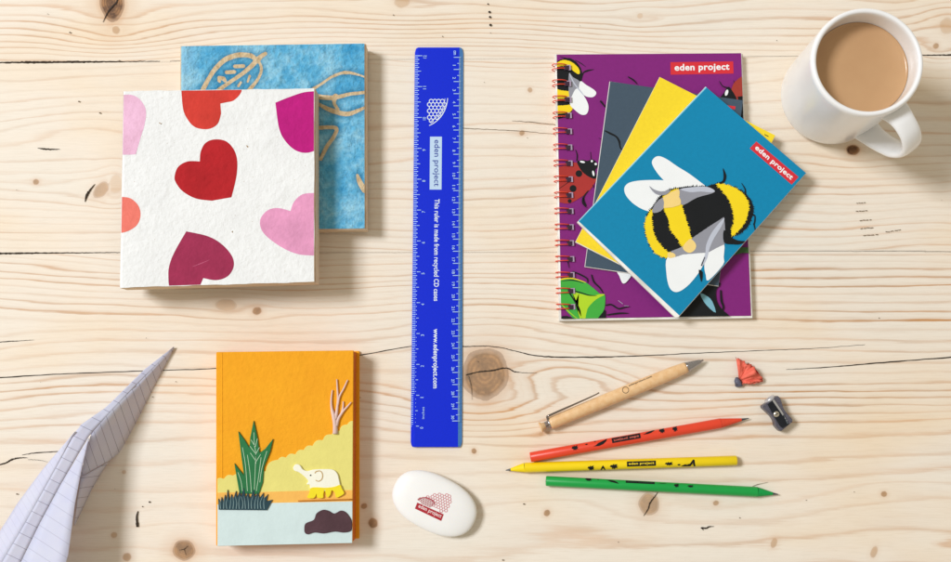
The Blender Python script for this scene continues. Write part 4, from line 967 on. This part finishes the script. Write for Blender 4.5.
# ================================================================== ERASER
def eraser():
    root = thing('eraser', 'rounded white eraser with a small red dome logo', 'eraser', (434, 504))
    hc = 6.0*MM; c = U(434.4, 503.2, hc); th = math.radians(-25.5)
    d = Vector((math.cos(th), math.sin(th), 0)); n = Vector((-d.y, d.x, 0)); a, bb = 33.2*MM, 20.7*MM
    wh = M('eraser_white', (240, 240, 238), .42, .4, var=.015, vscale=80, sss=.05)
    nn, pw = 2.35, 2.6
    def rho(u, v): return (abs(u/a)**nn+abs(v/bb)**nn)**(1/nn)
    seg = 96; rows = []
    m_ = MB(); ts = [-90+6*k for k in range(31)]
    for t in ts:
        t = math.radians(t); rr = abs(math.cos(t))**(.72); zz = hc+(abs(math.sin(t))**.72)*(1 if t > 0 else -1)*hc*.985
        for k in range(seg):
            f = 2*math.pi*k/seg; cu, cv = math.cos(f), math.sin(f); s = 1/((abs(cu)**nn+abs(cv)**nn)**(1/nn))
            p = c+d*(a*rr*cu*s)+n*(bb*rr*cv*s); rows.append(Vector((p.x, p.y, zz)))
    m_.add(rows, [[i*seg+k, i*seg+(k+1) % seg, (i+1)*seg+(k+1) % seg, (i+1)*seg+k] for i in range(30) for k in range(seg)], wh, True)
    m_.obj('eraser_body', root)
    def fn(x, y, off):
        z = 2*hc
        for _ in range(5):
            p = U(x, y, z)-c; r_ = min(.98, rho(p.dot(d), p.dot(n))); ct = r_**(1/.72); z = hc+(math.sqrt(1-ct*ct)**.72)*hc*.985
        return U(x, y, z+off+.00012)
    b = MB(); ar = Art(b, 0, fn=fn); red = M('eraser_label_red', (170, 28, 42), .5); pk = M('eraser_dome_pink', (206, 108, 118), .5); dk = M('eraser_dome_red', (176, 76, 84), .5)
    S = zt(410, 485, 14.05); rot = math.radians(24)
    dome = smooth(S((118, 200), (200, 175), (300, 145), (400, 125), (500, 135), (575, 170), (565, 260), (515, 320), (500, 375), (420, 365), (370, 300), (310, 290)), 3)
    def inp(poly, x, y):
        c_ = False
        for i in range(len(poly)):
            (x1, y1), (x2, y2) = poly[i-1], poly[i]
            if (y1 > y) != (y2 > y) and x < (x2-x1)*(y-y1)/(y2-y1)+x1: c_ = not c_
        return c_
    dome2 = smooth(S((112, 205), (170, 178), (240, 180), (300, 205), (345, 250), (320, 275), (285, 305), (200, 270), (150, 235)), 3)
    hexdome(ar, 440, 500, 1.6, lambda x, y: inp(dome, x, y) and not inp(dome2, x, y), pk, .5, rot)
    hexdome(ar, 428, 502, 1.0, lambda x, y: inp(dome2, x, y), dk, .42, rot)
    ar.stroke(S((112, 205), (170, 178), (240, 180), (300, 205), (340, 255)), [.3, .9, .9, 1.0, .6], dk)
    b.obj('dome_logo', root, weld=False)
    b = MB(); ar = Art(b, 0, fn=fn)
    q = S((102, 246), (474, 412), (438, 505), (68, 330))
    # label laid on in short pieces to follow the dome
    for i in range(14):
        f0, f1 = i/14, (i+1)/14; L = lambda p, q_, f: (p[0]+(q_[0]-p[0])*f, p[1]+(q_[1]-p[1])*f)
        ar.poly([L(q[0], q[1], f0), L(q[0], q[1], f1), L(q[3], q[2], f1), L(q[3], q[2], f0)], red, up=False)
    ar.k += 4
    dd = Vector((q[2][0]-q[3][0], q[2][1]-q[3][1])); L_ = dd.length; dd.normalize(); uu = Vector((dd.y, -dd.x)); o = Vector(q[3])+dd*L_*.08+uu*1.3
    ar.text('eden project', (o.x, o.y), (dd.x, dd.y), L_*.86, 5.0, M('eraser_text', (240, 214, 214), .5), .02)
    b.obj('name_label', root, weld=False)
eraser()

# ================================================================== SHARPENER
def sharpener():
    root = thing('pencil_sharpener', 'small grey metal pencil sharpener with a screwed-on blade', 'sharpener', (777, 412.5))
    S = zt(755, 388, 11.96); z1 = 8.5*MM
    mg = M('magnesium_grey', (98, 96, 108), .38, .5, metal=.55, var=.12, vscale=500, bump=.0003, bscale=1800)
    out = smooth(S((92, 212), (98, 240), (150, 290), (205, 345), (235, 400), (248, 455), (300, 512)), 4, False)+smooth(S((318, 512), (430, 420), (448, 400), (446, 372)), 3, False)+smooth(S((385, 305), (345, 250), (325, 190), (300, 120), (268, 92)), 4, False)
    b = MB(); b.prism(out, .3*MM, z1, mg); b.obj('sharpener_body', root, bevel=.0004)
    # sloping end collar with the pencil hole
    p1, p2 = U(*S((110, 190))[0], 5*MM), U(*S((250, 90))[0], 5*MM); mid = (p1+p2)/2; ax = Vector((-(p2-p1).y, (p2-p1).x, 0)).normalized()
    if ax.y < 0: ax = -ax
    b = MB(); lathe(b, mid-ax*.001, mid+ax*.0016, [(0, 0), (0, .0042), (1, .0042), (1, .0034), (.2, .0030), (.2, 0)], M('collar_light', (206, 206, 210), .3, metal=.5), 28); b.obj('pencil_hole', root)
    b = MB(); bl = M('blade_dark', (44, 48, 56), .22, .5, metal=.7, var=.15, vscale=250); ed = M('blade_edge', (212, 216, 222), .2, metal=.9)
    b.prism(S((152, 196), (212, 146), (405, 432), (330, 478), (300, 455), (215, 310)), z1+.0001, z1+.0010, bl); bo = b.obj('blade', root, bevel=.0001)
    b = MB(); ar = Art(b, z1+.0010); ar.poly(S((206, 148), (232, 140), (350, 318), (332, 330)), ed); ar.poly(S((330, 300), (345, 318), (400, 420), (385, 430)), M('blade_grey', (110, 122, 134), .3, metal=.8)); ar.disc(S((362, 360))[0], .55, ed); ar.disc(S((380, 388))[0], .4, ed); b.obj('cutting_edge', bo)  # bright edge, paler grey strip and two bright spots on the dark blade
    s = U(*S((255, 312))[0], z1+.001)
    sm = M('screw_steel', (210, 204, 190), .25, metal=.9)
    b = MB(); lathe(b, s, s+Vector((0, 0, .0013)), [(0, .0022), (.4, .0023), (.8, .0018), (1, .0010), (1, 0)], sm, 24); so = b.obj('screw', root)
    b = MB(); q = Vector((.0007, .0004, 0)); t_ = s+Vector((0, 0, .00135)); tube(b, [t_-q*1.8, t_+q*1.8], .00028, black, 6); b.obj('screw_slot', so)
sharpener()

# ================================================================== SHAVING
def shaving():
    root = thing('pencil_shaving', 'crumpled fan of red pencil shaving with a dark graphite end', 'shaving', (748, 374))
    red = M('shaving_red', (244, 112, 92), .6, .3, var=.14, vscale=350, bump=.0003, bscale=1500); ins = M('shaving_inner', (196, 40, 36), .7, var=.1)
    S = zt(725, 350, 12.48)
    apex = [S((175, 350))[0], S((190, 380))[0], S((215, 415))[0]]
    rim = smooth([(140, 92, 3), (182, 128, 8), (240, 140, 6), (262, 172, 10), (312, 168, 8.5), (338, 205, 5.5), (372, 222, 9), (392, 285, 10), (424, 300, 6.5), (448, 330, 8), (476, 368, 4), (446, 402, 2.6), (392, 408, 5.4), (330, 424, 1.6), (282, 408, 4.2), (225, 426, 1)], 3, False)
    b = MB(); n = len(rim); rings = []
    K = 7
    for j in range(K):
        f = j/(K-1); row = []
        for i, (x, y, z) in enumerate(rim):
            g = i/(n-1); ap = (np.interp(g, [0, .5, 1], [172, 190, 215]), np.interp(g, [0, .5, 1], [345, 375, 418]))
            X, Y = ap[0]+(x-ap[0])*f, ap[1]+(y-ap[1])*f; X += 9*f*math.sin(i*1.7+f*4); Y += 9*f*math.cos(i*2.3+f*3); zz = (1.4+((z-5.5)*.55+4.1)*f*(.8+.3*math.sin(i*.35+1))+2.2*math.sin(math.pi*f)*.9+.9*math.sin(f*9+i*.6)*f)*MM
            row.append(U(*S((X, Y))[0], zz))
        rings.append(row)
    vs = [v for r in rings for v in r]
    b.add(vs, [[j*n+i, j*n+i+1, (j+1)*n+i+1, (j+1)*n+i] for j in range(K-1) for i in range(n-1)], red, True)
    o = b.obj('curled_fan', root); s = o.modifiers.new('thickness', 'SOLIDIFY'); s.thickness = .0004; s.offset = 0
    b = MB(); rim2 = [(150, 100, 2.4), (215, 150, 4), (265, 190, 3), (285, 205, 4.5), (330, 200, 3), (360, 230, 5), (400, 275, 3), (430, 320, 4)]
    ctr = U(*S((250, 320))[0], 1.2*MM); P = [U(*S((x+8, y-6))[0], z*MM) for x, y, z in rim2]
    b.add([ctr]+P, [[0, i+1, i+2] for i in range(len(P)-1)], ins); o = b.obj('inner_curl', root); s = o.modifiers.new('thickness', 'SOLIDIFY'); s.thickness = .0003
    b = MB(); gm = M('shaving_graphite', (92, 94, 112), .4, .5, var=.25, vscale=600, bump=.0004, bscale=1500)
    pts = S((148, 345), (150, 380), (165, 415), (185, 430), (150, 440), (128, 448)); tube(b, [U(x, y, zz*MM) for (x, y), zz in zip(pts, (2.5, 3.2, 2.6, 2.2, 1.8, 1.1))], [x*MM for x in (1.2, 2.3, 2.7, 2.5, 1.6, .7)], gm, 12)
    b.obj('graphite_end', root)
shaving()

# ================================================================== PAPER PLANE
def plane():
    root = thing('paper_plane', 'folded paper plane of lined white paper pointing to the upper right', 'paper plane', (90, 470))
    t = NT('ruled_paper'); r_ = t.node('ShaderNodeAttribute', attribute_name='ruling').outputs['Fac']; w_ = t.node('ShaderNodeAttribute', attribute_name='ruling_ink').outputs['Fac']
    p = t.pos(); n1 = t.noise(p, 60, 4, .6)
    fr = t.math('ABSOLUTE', t.math('SUBTRACT', t.math('FRACT', r_), .5))
    ln = t.ramp(fr, [(.0, (1,)*3), (.012, (1,)*3), (.034, (0,)*3)])
    base = t.ramp(n1, [(.3, col(210, 218, 252)), (.7, col(217, 225, 254))])
    c = t.mix(t.math('MULTIPLY', ln, w_), base, col(70, 66, 108)); t.link(c, t.b.inputs['Base Color'])
    t.b.inputs['Roughness'].default_value = .75; t.bump(n1, .0006)
    # thin paper lets a little light through
    tr = t.node('ShaderNodeBsdfTranslucent'); tr.inputs[0].default_value = (1, .60, .54, 1); mx = t.node('ShaderNodeMixShader'); mx.inputs[0].default_value = .2
    t.link(t.b.outputs[0], mx.inputs[1]); t.link(tr.outputs[0], mx.inputs[2]); t.link(mx.outputs[0], t.n['Material Output'].inputs[0])
    def panel(name, la, lb, d, spacing, ink, nseg=24, bow=0.0, ph=0.0):
        # ruled surface between two 3-D polylines (px, py, z mm), line rule direction d in picture units
        def res(l):
            out = []; L = [0]
            for i in range(1, len(l)): L.append(L[-1]+math.hypot(l[i][0]-l[i-1][0], l[i][1]-l[i-1][1]))
            for k in range(nseg+1):
                s = L[-1]*k/nseg; out.append(tuple(float(np.interp(s, L, [q[c_] for q in l])) for c_ in range(3)))
            return out
        A, B = res(la), res(lb); K = 5; b = MB(); vs = []; rl = []; nx, ny = -d[1], d[0]; nl = math.hypot(nx, ny)
        for k in range(nseg+1):
            for j in range(K):
                f = j/(K-1); q = [A[k][c_]*(1-f)+B[k][c_]*f for c_ in range(3)]; q[2] += bow*math.sin(math.pi*f)
                vs.append(U(q[0], q[1], q[2]*MM)); rl.append((q[0]*nx+q[1]*ny)/nl/spacing+ph)
        b.add(vs, [[k*K+j, k*K+j+1, (k+1)*K+j+1, (k+1)*K+j] for k in range(nseg) for j in range(K-1)], t.m, True)
        o = b.obj(name, root, weld=False)
        a = o.data.attributes.new('ruling', 'FLOAT', 'POINT'); a.data.foreach_set('value', rl)
        a = o.data.attributes.new('ruling_ink', 'FLOAT', 'POINT'); a.data.foreach_set('value', [ink]*len(rl))
        s = o.modifiers.new('thickness', 'SOLIDIFY'); s.thickness = .00012; s.offset = 0
        return o
    tip = (173.7, 346.6, 3)
    SL = [tip, (144, 369.8, 10.5), (106.4, 407, 24), (80, 425.3, 33.5), (75, 432.5, 34.5), (56, 467.6, 34.5), (25.9, 521.7, 34.5), (2, 562, 34.5), (-42, 640, 34.5)]
    SR = [(174.0, 347.2, 2.6), (134.8, 386.6, 14), (112, 410, 25), (90.4, 434, 32.4), (87, 439.5, 32.6), (61, 484, 32.6), (40, 523, 32.6), (21, 562, 32.6), (-18, 640, 32.6)]
    fr_ = panel('centre_fold', SL, SR, (.87, .42), 12.3, .6, 40, ph=.2)
    # right flank of the nose, in shade, running down to the table
    panel('nose_flank', [(174.0, 347.2, 2.6), (134.8, 386.6, 14), (112, 410, 25), (91, 434, 32.3), (86, 452, 25.5), (80.6, 476.5, 16)],
          [(174.2, 348, .3), (152.9, 389, .3), (137.4, 420, .4), (120.6, 451, 1), (116, 455, 2.5), (110, 460, 6)], (.33, .94), 8.35, .8, 24, .5)
    panel('hidden_flank', [(p[0]-.2, p[1]+.2, p[2]-.3) for p in SL[:4]], [(174.0, 348, .2), (152.5, 389, .2), (137, 420, .3), (112, 452, .5)], (.33, .94), 8.35, .3, 20, -.3)
    panel('lower_flank', [(80.6, 477, 16), (80, 485, 17), (77.5, 500, 17.5), (75, 520, 18)], [(109, 461.5, 5), (101, 473, 2), (92, 489, .8), (74.5, 526, .6)], (1, -.14), 9.6, .7, 12, 0)
    panel('left_wing', [(75.5, 431.5, 34.6), (56, 467.6, 34.6), (25.9, 521.7, 34.6), (2, 562, 34.6), (-42, 640, 34.6)], [(74.5, 432, 36), (42, 470, 30), (17.6, 503, 27), (-2, 534, 26), (-66, 640, 26)], (.50, .86), 6.2, .22, 30, .4)
    panel('right_wing', [(88.6, 438, 32.7), (61, 484, 32.7), (40, 523, 32.7), (21, 562, 32.7), (-18, 640, 32.7)], [(89.2, 438.2, 32.4), (82, 467.6, 35), (75, 503, 38.5), (68, 556, 41.5), (40, 640, 43)], (.80, .52), 12.5, .28, 30, .3)
    # hidden keel that carries the wings
    panel('keel', [(100, 424, 22), (61, 484, 22.6), (21, 562, 22.6), (-18, 640, 22.6)], [(112, 418, 1), (66, 490, .5), (28, 568, .5), (-10, 646, .5)], (.8, .5), 12, .2, 10)
plane()

# ================================================================== LIGHT, WORLD, CAMERA
w = bpy.data.worlds.new('World'); bpy.context.scene.world = w; w.use_nodes = True
w.node_tree.nodes['Background'].inputs[0].default_value = (1.0, .895, .72, 1); w.node_tree.nodes['Background'].inputs[1].default_value = .46
def area_light(name, loc, target, size, power, colr):
    l = bpy.data.lights.new(name, 'AREA'); l.shape = 'RECTANGLE'; l.size = size[0]; l.size_y = size[1]; l.energy = power; l.color = colr
    o = bpy.data.objects.new(name, l); C.objects.link(o); o.location = loc
    o.rotation_euler = (Vector(target)-Vector(loc)).to_track_quat('-Z', 'Y').to_euler()
    o['kind'] = 'helper'; return o
area_light('window_light', (-3.3, 1.25, 4.2), (0, .08, 0), (1.45, 1.35), 252, (.955, .985, 1.04))

cd = bpy.data.cameras.new('camera'); cam = bpy.data.objects.new('camera', cd); C.objects.link(cam)
cd.sensor_width = 36; cd.lens = F/951*36; cd.clip_start = .01; cd.clip_end = 50
mw = R.to_4x4(); mw.translation = Vector((0, 0, H)); cam.matrix_world = mw
sc = bpy.context.scene; sc.camera = cam
sc.view_settings.view_transform = 'Standard'; sc.view_settings.look = 'None'; sc.view_settings.gamma = 1; sc.view_settings.exposure = 0
